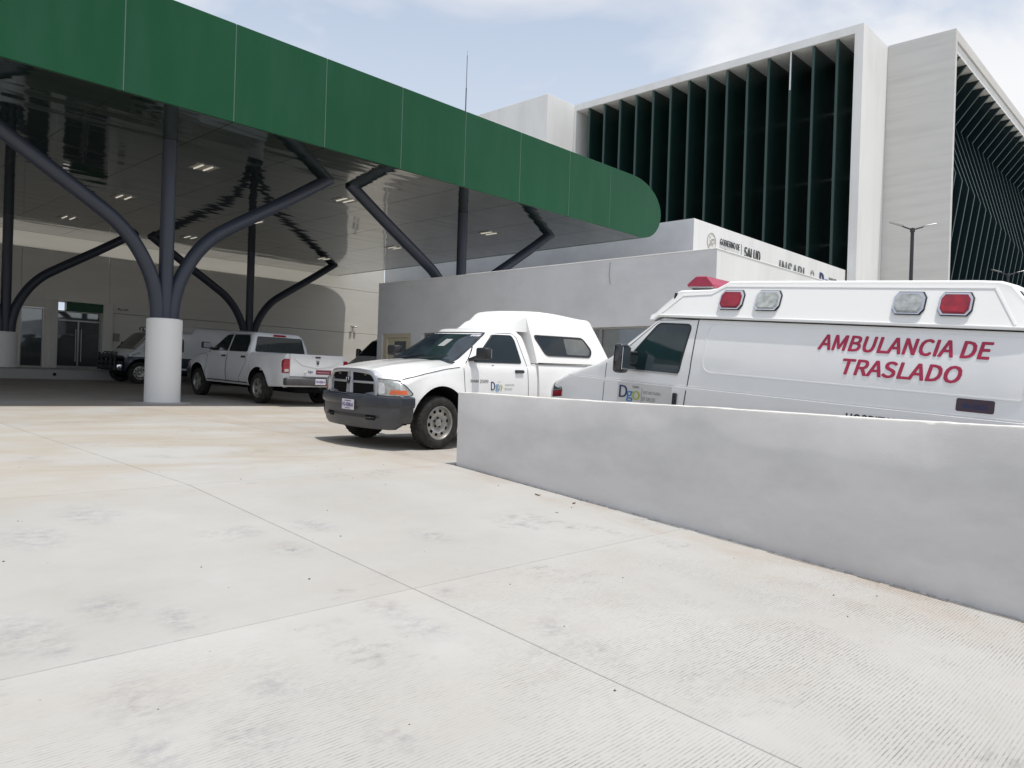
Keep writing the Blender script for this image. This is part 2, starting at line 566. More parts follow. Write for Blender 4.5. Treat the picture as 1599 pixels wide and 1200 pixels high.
def grid_cut(bm, step):
    for ax in (0, 1):
        lo = min(v.co[ax] for v in bm.verts)
        hi = max(v.co[ax] for v in bm.verts)
        k = math.ceil(lo / step)
        while k * step < hi:
            if k * step > lo + 1e-5:
                co = [0, 0, 0]; no = [0, 0, 0]
                co[ax] = k * step; no[ax] = 1
                bmesh.ops.bisect_plane(bm, geom=bm.verts[:] + bm.edges[:] + bm.faces[:], plane_co=co, plane_no=no, dist=1e-5)
            k += 1


def conform_bm(bm, frame, bvh, off, skirt=0.0):
    O, A, B, D = [Vector(x) for x in frame]
    D = D.normalized()
    for v in bm.verts:
        p = O + A * v.co.x + B * v.co.y
        h = bvh.ray_cast(p, D)
        if h[0] is None:
            h = bvh.find_nearest(p)
            v.co = h[0] - D * off
        else:
            v.co = h[0] - D * off
    if skirt > 0:
        es = [e for e in bm.edges if e.is_boundary]
        r = bmesh.ops.extrude_edge_only(bm, edges=es)
        for g in r['geom']:
            if isinstance(g, bmesh.types.BMVert):
                g.co += D * skirt


def patch(name, poly, frame, bvh, off, m, parent, step=0.06, skirt=None, smooth=40):
    bm = bmesh.new()
    f = bm.faces.new([bm.verts.new((p[0], p[1], 0)) for p in poly])
    grid_cut(bm, step)
    bmesh.ops.triangulate(bm, faces=[f for f in bm.faces if len(f.verts) > 4])
    conform_bm(bm, frame, bvh, off, off * 1.6 + 0.002 if skirt is None else skirt)
    bmesh.ops.recalc_face_normals(bm, faces=bm.faces)
    D = Vector(frame[3])
    s = sum(((f.normal.dot(D)) * f.calc_area() for f in bm.faces), 0.0)
    if s > 0:
        bmesh.ops.reverse_faces(bm, faces=bm.faces)
    me = bpy.data.meshes.new(name)
    bm.to_mesh(me); bm.free()
    return link(name, me, m, parent, smooth)


def ring_patch(name, poly, w, frame, bvh, off, m, parent, step=0.06):
    """a closed band of width w just outside poly"""
    N = len(poly)
    P = [Vector(p).to_2d() for p in poly]
    area = sum(P[i].x * P[(i + 1) % N].y - P[(i + 1) % N].x * P[i].y for i in range(N))
    sg = 1 if area > 0 else -1
    outp = []
    for i in range(N):
        d = (P[(i + 1) % N] - P[i - 1]).normalized()
        outp.append(P[i] + Vector((d.y, -d.x)) * w * sg)
    bm = bmesh.new()
    a = [bm.verts.new((p.x, p.y, 0)) for p in P]
    b = [bm.verts.new((p.x, p.y, 0)) for p in outp]
    for i in range(N):
        j = (i + 1) % N
        bm.faces.new((a[i], a[j], b[j], b[i]))
    grid_cut(bm, step)
    conform_bm(bm, frame, bvh, off, off * 1.6 + 0.002)
    bmesh.ops.recalc_face_normals(bm, faces=bm.faces)
    me = bpy.data.meshes.new(name)
    bm.to_mesh(me); bm.free()
    return link(name, me, m, parent, 40)


def line_patch(name, pts, w, frame, bvh, off, m, parent, step=0.06, closed=False):
    P = [Vector(p).to_2d() for p in pts]
    if closed: P.append(P[0].copy())
    bm = bmesh.new()
    prev = None
    n = len(P)
    for i in range(n):
        if i == 0: d = P[1] - P[0]
        elif i == n - 1: d = P[i] - P[i - 1]
        else: d = (P[i + 1] - P[i]).normalized() + (P[i] - P[i - 1]).normalized()
        d.normalize()
        q = Vector((d.y, -d.x)) * w / 2
        a = bm.verts.new((P[i].x + q.x, P[i].y + q.y, 0))
        b = bm.verts.new((P[i].x - q.x, P[i].y - q.y, 0))
        if prev: bm.faces.new((prev[0], a, b, prev[1]))
        prev = (a, b)
    grid_cut(bm, step)
    conform_bm(bm, frame, bvh, off, off + 0.002)
    bmesh.ops.recalc_face_normals(bm, faces=bm.faces)
    me = bpy.data.meshes.new(name)
    bm.to_mesh(me); bm.free()
    return link(name, me, m, parent, 40)


def load_font():
    try:
        import os
        return bpy.data.fonts.load(os.path.join(bpy.utils.resource_path('LOCAL'), 'datafiles', 'fonts', 'Noto Sans CJK Regular.woff2'))
    except Exception:
        return None


FONT = load_font()


def text_mesh(s, height, width=None, bold=0.0, shear=0.0, align='CENTER', extrude=0.0):
    c = bpy.data.curves.new('lettering', 'FONT')
    c.body = s
    if FONT: c.font = FONT
    c.size = 1.0
    c.shear = shear
    c.align_x = align
    c.resolution_u = 3
    c.extrude = extrude
    o = bpy.data.objects.new('lettering', c)
    COL.objects.link(o)
    bpy.context.view_layer.update()
    dg = bpy.context.evaluated_depsgraph_get()
    me = bpy.data.meshes.new_from_object(o.evaluated_get(dg))
    bpy.data.objects.remove(o)
    xs = [v.co.x for v in me.vertices]; ys = [v.co.y for v in me.vertices]
    x0, x1, y0, y1 = min(xs), max(xs), min(ys), max(ys)
    sy = height / (y1 - y0)
    sx = sy if width is None else width / (x1 - x0)
    for v in me.vertices:
        v.co.x = (v.co.x - (x0 + x1) / 2) * sx
        v.co.y = (v.co.y - y0) * sy
    me.materials.clear()
    if bold > 0:
        bm = bmesh.new()
        bm.from_mesh(me)
        b_ = bold * height * 1.6
        src = [g for g in bm.verts[:] + bm.edges[:] + bm.faces[:]]
        k = 0
        for dx, dy in ((-1, -.6), (1, -.6), (-1, .6), (1, .6), (0, -.9), (0, .9), (-1, 0), (1, 0)):
            r = bmesh.ops.duplicate(bm, geom=src)
            k += 1
            for g in r['geom']:
                if isinstance(g, bmesh.types.BMVert):
                    g.co.x += dx * b_; g.co.y += dy * b_; g.co.z += k * (0.00018 if extrude == 0 else 0.004)
        bm.to_mesh(me); bm.free()
    return me


def text_patch(name, s, height, pos, frame, bvh, off, m, parent, width=None, bold=0.0, shear=0.0, step=0.2):
    me = text_mesh(s, height, width, bold, shear)
    bm = bmesh.new()
    bm.from_mesh(me)
    dz = [v.co.z for v in bm.verts]
    for v in bm.verts:
        v.co.x += pos[0]; v.co.y += pos[1]; v.co.z = 0
    conform_bm(bm, frame, bvh, off)
    D = Vector(frame[3]).normalized()
    for v, z in zip(bm.verts, dz):
        v.co -= D * z
    bm.to_mesh(me); bm.free()
    return link(name, me, m, parent)


def text_flat(name, s, height, origin, A, B, m, parent, width=None, bold=0.0, depth=0.01, shear=0.0):
    me = text_mesh(s, height, width, bold, shear, extrude=0.5)
    A, B = Vector(A), Vector(B)
    N = A.cross(B)
    zs = [v.co.z for v in me.vertices]; z0, z1 = min(zs), max(zs)
    for v in me.vertices:
        co = v.co.copy()
        v.co = Vector(origin) + A * co.x + B * co.y + N * (depth * (co.z - z0) / (z1 - z0))
    return link(name, me, m, parent)


def boolean(me, cutters, mats):
    a = bpy.data.objects.new('tmp', me)
    COL.objects.link(a)
    tmp = []
    for cme in cutters:
        c = bpy.data.objects.new('tmpc', cme)
        COL.objects.link(c)
        tmp.append(c)
        md = a.modifiers.new('b', 'BOOLEAN')
        md.object = c
        md.operation = 'DIFFERENCE'
        md.solver = 'EXACT'
        try: md.material_mode = 'TRANSFER'
        except Exception: pass
    bpy.context.view_layer.update()
    r = bpy.data.meshes.new_from_object(a.evaluated_get(bpy.context.evaluated_depsgraph_get()))
    for o in tmp + [a]:
        bpy.data.objects.remove(o)
    return r


def interp(x, pts):
    """piecewise linear through pts sorted by x"""
    if x <= pts[0][0]: return pts[0][1]
    for (a, b), (c, d) in zip(pts, pts[1:]):
        if x <= c:
            return b + (d - b) * (x - a) / (c - a)
    return pts[-1][1]


def minterp(x, pts, w):
    return sum(interp(x + w * k / 4, pts) for k in range(-4, 5)) / 9


def sinterp(x, pts):
    if x <= pts[0][0]: return pts[0][1]
    for (a, b), (c, d) in zip(pts, pts[1:]):
        if x <= c:
            t_ = (x - a) / (c - a)
            t_ = t_ * t_ * (3 - 2 * t_)
            return b + (d - b) * t_
    return pts[-1][1]


def copy_tree(o, parent=None, mtx=None, label=None):
    c = o.copy()
    COL.objects.link(c)
    if parent is not None: c.parent = parent
    if mtx is not None: c.matrix_world = mtx
    if label: c['label'] = label
    for ch in list(o.children):
        copy_tree(ch, c)
    return c


def ground_frame(u, v, heading, extra_pitch=0.0):
    """matrix of a vehicle standing on the ground at (u,v), heading a 2D unit vector"""
    s = SP if v >= V0 else (SR2 if u > 6.8 else SR)
    n = Vector((0, -s, 1)).normalized()
    f = Vector((heading[0], heading[1], 0))
    f = (f - n * f.dot(n)).normalized()
    l = n.cross(f)
    m = Matrix(((f.x, l.x, n.x, u), (f.y, l.y, n.y, v), (f.z, l.z, n.z, gz(u, v)), (0, 0, 0, 1)))
    if extra_pitch:
        m = m @ Matrix.Rotation(extra_pitch, 4, 'Y')
    return m


# ------------------------------------------------------------------ ground
US = [-17.15, -13.75, -10.35, -6.95, -3.55, -0.15, 3.25, 6.655]
US2 = [6.90, 9.8, 12.7, 15.49]
VS = [-6.24, -2.86, 0.52, 3.90, V0]
VS2 = [V0, 13.4, 19.5, 25.6, 30.6]
gb = MB()
for (a, b) in ((-400, -7.5), (-7.5, V0), (V0, 60), (60, 500)):
    za, zb = gz(0, a) - 0.06, gz(0, b) - 0.06
    if a == -400: za = zb = gz(0, -7.5) - 0.06
    if a <= -400: za = zb
    if b >= 500: zb = za
    if b == 60: zb = gz(0, 60) - 0.06
    gb.add([(-400, a, za), (500, a, za), (500, b, zb), (-400, b, zb)], [(0, 1, 2, 3)])
ground = gb.build('ground', M['asphalt'], None)
tag(ground, kind='structure')


def slab(u0, u1, v0, v1):
    g = 0.0028
    u0 += g; u1 -= g; v0 += g; v1 -= (g if abs(v1 - V0) > 0.1 else 0.012)
    b = 0.006
    def ring(d, dz):
        q = (u0 + u1) / 2
        return [(u0 + d, v0 + d, gz(q, v0) + dz), (u1 - d, v0 + d, gz(q, v0) + dz),
                (u1 - d, v1 - d, gz(q, v1) + dz), (u0 + d, v1 - d, gz(q, v1) + dz)]
    vs = ring(0, -0.05) + ring(0, -b) + ring(b * 0.4, -b * 0.3) + ring(b, 0)
    fs = []
    for k in range(3):
        for i in range(4):
            j = (i + 1) % 4
            fs.append((k * 4 + i, k * 4 + j, k * 4 + 4 + j, k * 4 + 4 + i))
    fs.append((12, 13, 14, 15))
    me = bpy.data.meshes.new('slab')
    me.from_pydata(vs, [], fs)
    link('slab', me, M['concrete'], ground)


US_P = US[:-1] + [6.66]
US2_P = [6.66] + US2[1:]
for uu, vv in ((US, VS), (US2, VS), (US_P, VS2), (US2_P, VS2)):
    if True:
        for a, b in zip(uu, uu[1:]):
            for c, d in zip(vv, vv[1:]):
                slab(a, b, c, d)

# raised walk along the back wing
sw = MB()
sw.prism([(30.62, -1), (36.45, -1), (36.45, 1.05), (30.70, 1.02), (30.62, 0.98)], 'x', -20, 15.4)
o = sw.build('raised_pavement', M['kerb'], None)
tag(o, kind='structure')
drain = MB().tube([(8.73, 30.64, 0.83), (8.73, 30.58, 0.83)], 0.055, 16)
o = drain.build('drain_hole', M['joint_dark'], None)
tag(o, 'small round drain outlet in the kerb face below the raised pavement', 'drain outlet')

# ------------------------------------------------------------------ low parapet wall beside the ramp
from mathutils import noise as mnoise
wall = empty('parapet_wall', (6.67, 7.23, 0), 'long low plastered wall with a pale top, separating the ramp from the ambulance', 'wall')
N = 420
vs, fs = [], []
W0, W1 = 6.67, 6.90
va, vb = -5.5, 7.23
for i in range(N + 1):
    v = va + (vb - va) * i / N
    zt = 0.93 - 0.0095 * (vb - v) + 0.003 * math.sin(v * 2.1) + 0.005 * mnoise.noise(Vector((v * 3.1, 0, 0))) + 0.003 * mnoise.noise(Vector((v * 11, 5, 0)))
    chip = 0.010 * max(0, mnoise.noise(Vector((v * 6, 9, 0))) - 0.25)
    zb = gz(0, v) - 0.10
    wob = 0.004 * math.sin(v * 1.7 + 1) + 0.002 * math.sin(v * 5.3)
    prof = [(W0, zb), (W0 + wob, zb + 0.12), (W0 + wob, zt - 0.5), (W0 + wob * 0.5, zt - 0.022 - chip * 2), (W0 + 0.006 + chip, zt - 0.006 - chip), (W0 + 0.022 + chip * 2, zt),
            (W1 - 0.02, zt - 0.002), (W1, zt - 0.02), (W1, zb)]
    for (x, z) in prof:
        vs.append((x - 6.67, v - 7.23, z))
K = len(prof)
mi = []
for i in range(N):
    for k in range(K):
        fs.append((i * K + k, i * K + (k + 1) % K, (i + 1) * K + (k + 1) % K, (i + 1) * K + k))
        mi.append(1 if k in (3, 4, 5, 6) else 0)
fs += [tuple(range(K)), tuple(N * K + k for k in range(K))]
mi += [0, 0]
w = MB(); w.v = vs; w.f = fs; w.mi = mi
o = w.build('wall_body', [M['wall_low'], M['wall_cap']], wall, smooth=35)
# rough mortar bead and debris along its foot
mb = MB()
rnd = random.Random(3)
v = -3.0
while v < 7.2:
    L = rnd.uniform(0.02, 0.10)
    h = rnd.uniform(0.004, 0.018)
    d = rnd.uniform(0.02, 0.055) if rnd.random() < 0.75 else 0.01
    z = gz(0, v) - 0.004
    z2 = gz(0, v + L) - 0.004
    x1 = 0.004
    mb.add([(-d, v - 7.23, z), (x1, v - 7.23, z), (x1, v - 7.23, z + h), (-d * rnd.uniform(.6, 1.2), v + L - 7.23, z2), (x1, v + L - 7.23, z2), (x1, v + L - 7.23, z2 + h)],
           [(0, 2, 1), (3, 4, 5), (0, 3, 5, 2), (0, 1, 4, 3), (1, 2, 5, 4)])
    v += L + (rnd.uniform(0, 0.10) if rnd.random() < 0.4 else 0)
mb.build('mortar_bead', M['mortar'], wall)
ck = MB()
v = -3.0
while v < 7.2:
    L = rnd.uniform(0.04, 0.3)
    w_ = rnd.uniform(0.004, 0.011)
    o1 = -0.078 + 0.010 * mnoise.noise(Vector((v * 2, 3, 0))) + 0.012
    o2 = -0.078 + 0.010 * mnoise.noise(Vector((v * 2 + L * 2, 3, 0))) + 0.012
    sc_ = 0.35 + 0.65 * max(0.0, min(1.0, (6.5 - v) / 3.0))
    o1 *= sc_; o2 *= sc_
    zz1, zz2 = gz(0, v) + 0.0035, gz(0, v + L) + 0.0035
    ck.add([(o1, v - 7.23, zz1), (o1 - w_, v - 7.23, zz1), (o2 - w_, v + L - 7.23, zz2), (o2, v + L - 7.23, zz2)], [(0, 3, 2, 1)])
    v += L + (rnd.uniform(0.02, 0.10) if rnd.random() < 0.35 else 0)
ck.build('foot_crack', M['joint_dark'], wall, norm=False)

# dry leaves near the wall, pebbles
leafspots = [(6.35, 5.55, 'curled dry leaf lying near the wall foot, nearest the wall end', 0.05), (6.42, 5.1, 'dry leaf lying near the wall foot, closer to the joint line', 0.035),
             (5.9, 4.9, 'tiny dry leaf lying out on the slab before the joint', 0.02)]
for (u, v, lb, s) in leafspots:
    b_ = MB()
    vs = []
    for (a, c, h) in ((-1, 0, .3), (-.4, .4, .05), (.4, .35, .1), (1, 0, .35), (.4, -.4, .05), (-.4, -.35, .12), (0, 0, .02)):
        vs.append((a * s, c * s, h * s + 0.002))
    b_.add(vs, [(0, 1, 6), (1, 2, 6), (2, 3, 6), (3, 4, 6), (4, 5, 6), (5, 0, 6)])
    o = b_.build('dry_leaf', M['leaf'])
    o.location = (u, v, gz(u, v) + 0.001)
    o.rotation_euler = (0, 0, rnd.uniform(0, 6))
    tag(o, lb, 'leaf')
pb = MB()
for i in range(130):
    u, v = rnd.uniform(-4, 6.5), rnd.uniform(0.6, 14)
    s = rnd.uniform(0.003, 0.009)
    z = gz(u, v)
    pb.add([(u - s, v - s * .7, z), (u + s, v - s * .6, z), (u + s * .7, v + s, z), (u - s * .8, v + s * .8, z), (u, v, z + s)],
           [(0, 1, 4), (1, 2, 4), (2, 3, 4), (3, 0, 4)])
o = pb.build('grit', M['stone'])
tag(o, kind='stuff', label='scattered dark grit and crumbs on the concrete slabs', cat='grit')

# ------------------------------------------------------------------ canopy
CH = 6.56
CT = 8.70
CV0, CV1 = 16.1, 35.9
can = empty('canopy', (7.65, 26, CH), 'large green canopy with glossy dark underside and a rounded right end', 'canopy')
cx, cy, cz = 7.65, 26.0, CH


def cbox(name, b, m, bevel=0.004):
    return box(name, (b[0] - cx, b[1] - cx, b[2] - cy, b[3] - cy, b[4] - cz, b[5] - cz), m, can, bevel)


JU = [-14.95, -12.65, -10.35, -8.05, -5.8, -3.55, -1.25, 1.05, 3.35, 5.65, 7.94, 10.24, 12.55, 14.82, 17.12, 19.5, 21.75]
# rounded end profile (u, z)
prof = [(21.75, CT), (23.1, CT)]
for k in range(1, 10):
    t_ = math.pi / 2 * k / 9
    prof.append((23.1 + 1.88 * math.sin(t_), CT - 1.15 + 1.15 * math.cos(t_)))
for k in range(1, 8):
    t_ = math.pi / 2 * k / 7
    prof.append((23.75 + 1.23 * math.cos(t_), CH + 0.99 - 0.99 * math.sin(t_)))
prof.append((21.75, CH))
gap = 0.010
for vf, th in ((CV0, 0.06), (CV1 - 0.06, 0.06)):
    for a, b in zip(JU, JU[1:]):
        cbox('fascia_panel', (a + gap, b - gap, vf, vf + th, CH, CT), M['canopy_green'], 0.006)
    pe = [(max(p[0], 21.75 + gap) - cx, p[1] - cz) for p in prof]
    MB().prism(pe, 'y', vf - cy, vf + th - cy).build('fascia_panel', M['canopy_green'], can, bevel=0.004)
# inner core shows as a thin seam
core = MB()
core.box(-15 - cx, 22.6 - cx, CV0 + 0.006 - cy, CV0 + 0.05 - cy, CH + 0.012 - cz, CT - 0.012 - cz)
core.box(-15 - cx, 22.6 - cx, CV0 + 0.05 - cy, CV1 - 0.05 - cy, CH + 0.055 - cz, CH + 0.09 - cz)
core.build('seam_backing', M['seam_pale'], can)
# end skin: extruded rounded profile
n = len(prof)
vs = [(p[0] - cx, CV0 + 0.06 - cy, p[1] - cz) for p in prof[1:-1]] + [(p[0] - cx, CV1 - 0.06 - cy, p[1] - cz) for p in prof[1:-1]]
n = len(prof) - 2
e = MB(); e.add(vs, [(i, i + 1, i + 1 + n, i + n) for i in range(n - 1)])
e.build('end_skin', M['canopy_green'], can, smooth=40, norm=False)
cbox('roof_deck', (-15, 23.1, CV0 + 0.07, CV1 - 0.07, CT - 0.03, CT - 0.005), M['plaster_shade_grey'])
# ceiling panels: strips between the same joints, split once in depth
cv = [CV0 + 0.061, 20.9, 25.6, 30.3, CV1 - 0.061]
ends = JU[7:] + [23.75]
ce = [-15] + JU[3:8:2][:-1]
allj = JU + [23.75]
for a, b in zip(allj, allj[1:]):
    for c, d in zip(cv, cv[1:]):
        o = cbox('ceiling_panel', (a + 0.005, b - 0.005, c + 0.003, d - 0.003, CH, CH + 0.04), M['ceiling'], 0.003)

# recessed fluorescent lights in the ceiling
lt = empty('ceiling_light', (0, 0, 0), 'x', 'ceiling light', 'square twin tube lights recessed in the canopy ceiling')
f = MB()
h = 0.31
for b_ in ((-h, h, -h, -h + .03), (-h, h, h - .03, h), (-h, -h + .03, -h + .03, h - .03), (h - .03, h, -h + .03, h - .03)):
    f.box(b_[0], b_[1], b_[2], b_[3], -0.012, 0.0)
f.build('frame', M['alu'], lt)
box('reflector', (-h + .03, h - .03, -h + .03, h - .03, -0.004, 0.0), M['lamp_inside'], lt)
for x in (-0.13, 0.13):
    MB().tube([(x, -0.27, -0.012), (x, 0.27, -0.012)], 0.022, 10).build('tube', M['lamp_tube'], lt)
rows = [20.3, 25.9, 31.2]
cols = [9.2, 13.7, 20.0]
nm = {20.3: 'front row', 25.9: 'middle row', 31.2: 'back row'}
nc = {9.2: 'left', 13.7: 'middle', 20.0: 'right'}
firstlt = True
for r_ in rows:
    for c_ in cols:
        lb = 'square recessed ceiling light of the canopy, %s one in the %s' % (nc[c_], nm[r_])
        mt = Matrix.Translation((c_, r_, CH - 0.001))
        if firstlt:
            lt.matrix_world = mt; lt['label'] = lb; firstlt = False
        else:
            copy_tree(lt, None, mt, lb)


# branching columns
def column(name):
    root = empty(name, (0, 0, 0), 'x', 'column', 'branching steel columns under the canopy')
    MB().lathe([(0.0, 2.0), (0.36, 2.0), (0.392, 1.985), (0.40, 1.965), (0.40, 0.0)], 48).build('plinth', M['plaster_white'], root, smooth=30)
    H_ = CH - 0.32
    MB().tube([(0, 0, 1.9), (0, 0, H_)], 0.165, 24).build('branch', M['column_paint'], root, smooth=40)
    for s in (-1, 1):
        pts = []
        ctrl = [(0.16, 1.9), (0.19, 2.35), (0.30, 2.85), (0.52, 3.35), (0.82, 3.80), (1.20, 4.18), (1.70, 4.52), (2.3, 4.90), (3.2, 5.47), (4.45, H_ + 0.06)]
        # smooth by Catmull-Rom
        for i in range(len(ctrl) - 1):
            p0 = Vector(ctrl[max(i - 1, 0)]); p1 = Vector(ctrl[i]); p2 = Vector(ctrl[i + 1]); p3 = Vector(ctrl[min(i + 2, len(ctrl) - 1)])
            for k in range(5):
                t_ = k / 5
                q = 0.5 * ((2 * p1) + (p2 - p0) * t_ + (2 * p0 - 5 * p1 + 4 * p2 - p3) * t_ ** 2 + (3 * p1 - p0 - 3 * p2 + p3) * t_ ** 3)
                pts.append((s * q.x, 0, q.y))
        pts.append((s * ctrl[-1][0], 0, ctrl[-1][1]))
        MB().tube(pts, 0.165, 20).build('branch', M['column_paint'], root, smooth=40)
    return root


c0 = column('branching_column')
cl = [((7.65, 18.7), 'nearest branching steel column on a white round plinth, left of the white pickup'),
      ((17.2, 18.7), 'branching steel column rising behind the shaded low building wall'),
      ((7.65, 32.6), 'branching steel column at the far left edge beside the entrance door'),
      ((17.1, 32.6), 'branching steel column rising behind the parked crew cab pickup')]
for i, ((u, v), lb) in enumerate(cl):
    base = 0.32 if i < 2 else 0.32
    mt = Matrix.Translation((u, v, 0.32))
    if i == 0:
        c0.matrix_world = mt; c0['label'] = lb
    else:
        o = copy_tree(c0, None, mt, lb)
# small mounting pad where the near column stands
o = MB().lathe([(0.0, 0.012), (0.62, 0.010), (0.66, -0.02)], 40).build('base_pad', M['kerb'], c0)

# ------------------------------------------------------------------ back wing with entrance
bw = empty('hospital_wing', (11, 36.5, 0), 'cream plastered wing behind the canopy with the glass entrance door', 'building')


def bbox(name, b, m, bevel=0.0, par=bw, org=(11, 36.5, 0)):
    return box(name, (b[0] - org[0], b[1] - org[0], b[2] - org[1], b[3] - org[1], b[4] - org[2], b[5] - org[2]), m, par, bevel)


VB = 36.5
for a, b_, z0, z1 in (
        (-20, 2.0, 0.0, 3.55), (2.0, 9.10, 0.0, 3.55), (9.97, 10.20, 0.0, 3.55), (9.10, 9.97, 0.0, 1.08), (12.5, 19.8, 0.0, 3.55), (19.8, 27.49, 0.0, 3.55),
        (-20, 9.10, 3.57, 5.98), (9.10, 12.5, 3.92, 5.98), (9.10, 10.20, 3.57, 3.918), (12.5, 27.49, 3.57, 5.98), (-20, 8.0, 6.0, 9.2), (8.02, 27.49, 6.0, 9.2)):
    bbox('wall_panel', (a + 0.006, b_ - 0.006, VB, VB + 0.3, z0, z1), M['plaster_cream'], 0.006)
bbox('wall_core', (-20, 9.0, VB + 0.32, VB + 0.6, 0, 9.2), M['joint_dark'])
bbox('wall_core', (12.6, 27.4, VB + 0.32, VB + 0.6, 0, 9.2), M['joint_dark'])
bbox('wall_core', (9.0, 12.6, VB + 0.32, VB + 0.6, 3.95, 9.2), M['joint_dark'])
# entrance surround
fr = MB()
for b_ in ((10.16, 10.42, VB - 0.22, VB + 0.5, 1.05, 3.93), (12.20, 12.60, VB - 0.22, VB + 0.5, 1.05, 3.93), (10.42, 12.20, VB - 0.22, VB + 0.5, 3.89, 3.93)):
    fr.box(b_[0] - 11, b_[1] - 11, b_[2] - VB, b_[3] - VB, b_[4], b_[5])
fr.build('entrance_surround', M['plaster_cream'], bw, bevel=0.01)
gs = bbox('entrance_sign', (10.74, 12.19, VB - 0.2, VB + 0.1, 3.52, 3.885), M['canopy_green'], 0.01)
dr = bbox('entrance_door', (10.42, 12.20, VB + 0.12, VB + 0.15, 1.05, 3.5), M['window_glass'])
org = (11, 36.5, 0)
for b_ in ((10.42, 10.47, 1.05, 3.52), (12.15, 12.20, 1.05, 3.52), (11.285, 11.335, 1.05, 3.08), (10.47, 12.15, 3.08, 3.14), (10.47, 12.15, 3.46, 3.52), (10.47, 12.15, 1.05, 1.16)):
    bbox('frame', (b_[0], b_[1], VB + 0.08, VB + 0.119, b_[2], b_[3]), M['alu'], par=dr)
for x in (11.20, 11.42):
    MB().tube([(x - 11, 0.05, 1.35), (x - 11, 0.05, 2.75)], 0.02, 10).build('handle', M['alu'], dr)
wn = bbox('window', (9.12, 9.95, VB + 0.12, VB + 0.15, 1.10, 3.55), M['window_glass'])
for b_ in ((9.12, 9.15, 1.08, 3.55), (9.92, 9.95, 1.08, 3.55), (9.15, 9.92, 1.08, 1.12), (9.15, 9.92, 3.50, 3.55)):
    bbox('frame', (b_[0], b_[1], VB + 0.07, VB + 0.119, b_[2], b_[3]), M['alu'], par=wn)
o = box('notice_plate', (-0.14, 0.14, -0.02, 0, -0.18, 0.18), M['blind_grey'], None, 0.004)
o.location = (12.83, VB - 0.002, 2.5)
tag(o, 'small grey notice plate on the wall right of the entrance door', 'notice plate')
# wall spot lamps
wl = empty('wall_lamp', (13.05, VB, 3.75), 'small twin spot lamp on the wall above the notice plate', 'wall lamp', 'twin spot lamps on the back wall')
box('bracket', (-0.05, 0.05, -0.05, 0.0, -0.05, 0.05), M['alu'], wl, 0.004)
for s in (-1, 1):
    MB().tube([(s * 0.06, -0.09, 0.0), (s * 0.20, -0.12, 0.02)], 0.045, 12).build('spot', M['alu'], wl, smooth=40)
copy_tree(wl, None, Matrix.Translation((25.4, VB, 3.9)), 'small twin spot lamp on the sunlit wall beside the canopy shadow edge')

# ------------------------------------------------------------------ low annex (shaded wall facing the camera coloured grey, sunlit end white)
AU = 15.5
ax = empty('annex_building', (AU, 8.5, 0), 'low flat roofed annex with grey shaded wall, door and ribbon window', 'building')


def abox(name, b, m, bevel=0.0, par=ax):
    return box(name, (b[0] - AU, b[1] - AU, b[2] - 8.5, b[3] - 8.5, b[4], b[5]), m, par, bevel)


AT = 4.18
wm = MB()
T = 0.3
def ab(b): wm.box(b[0] - AU, b[1] - AU, b[2] - 8.5, b[3] - 8.5, b[4], b[5])
ab((AU, AU + T, 8.5, 20.85, 2.52, AT))
ab((AU, AU + T, 8.5, 10.0, -1.2, 2.52))
ab((AU, AU + T, 10.0, 18.55, -1.2, 0.75))
ab((AU, AU + T, 18.55, 19.10, -1.2, 2.52))
ab((AU, AU + T, 20.60, 20.85, -1.2, 2.52))
ab((AU + T, 27.2, 8.5, 8.8, -1.2, AT))
ab((AU + T, 27.2, 20.55, 20.85, -1.2, AT))
ab((AU + T, 27.2, 8.8, 15.8, AT - 0.5, AT - 0.3))
me = wm.mesh('outer_wall')
bm = bmesh.new(); bm.from_mesh(me)
bmesh.ops.remove_doubles(bm, verts=bm.verts, dist=0.0005)
bm.to_mesh(me); bm.free()
me.materials.append(M['plaster_shade_grey']); me.materials.append(M['plaster_white'])
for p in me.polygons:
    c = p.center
    if c.y < 0.31 and abs(p.normal.y) > 0.9 and p.normal.y < 0: p.material_index = 1  # sunlit end white, shaded walls keep the darkened plaster
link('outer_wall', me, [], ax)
# ribbon window
glv = [10.0, 11.7, 13.4, 15.1, 16.8, 18.55]
for a, b_ in zip(glv, glv[1:]):
    wn = abox('window', (AU + 0.12, AU + 0.14, a + 0.03, b_ - 0.03, 0.80, 2.47), M['window_glass'])
    for q in ((a, a + 0.04, 0.752, 2.518), (b_ - 0.04, b_, 0.752, 2.518), (a + 0.04, b_ - 0.04, 0.752, 0.80), (a + 0.04, b_ - 0.04, 2.47, 2.518)):
        abox('frame', (AU + 0.08, AU + 0.118, q[0] + 0.002, q[1] - 0.002, q[2], q[3]), M['alu'], par=wn)
dd = abox('door', (AU + 0.10, AU + 0.15, 19.30, 20.40, 0.2, 2.40), M['cream_metal'], 0.004)
abox('pane', (AU + 0.09, AU + 0.098, 19.45, 20.03, 1.1, 2.28), M['window_glass'], par=dd)
abox('door_frame', (AU + 0.04, AU + 0.2, 19.102, 19.298, 0.2, 2.518), M['cream_metal'])
abox('door_frame', (AU + 0.04, AU + 0.2, 20.402, 20.598, 0.2, 2.518), M['cream_metal'])
abox('door_frame', (AU + 0.04, AU + 0.2, 19.30, 20.40, 2.402, 2.518), M['cream_metal'])
abox('handle', (AU + 0.04, AU + 0.09, 20.22, 20.26, 1.2, 1.35), M['alu'], par=dd)
MB().tube([(-0.02, 2.9, AT - 0.05), (-0.015, 2.93, AT - 0.35), (-0.02, 2.88, AT - 0.6)], 0.004, 6).build('loose_cable', M['post_dark'], ax)
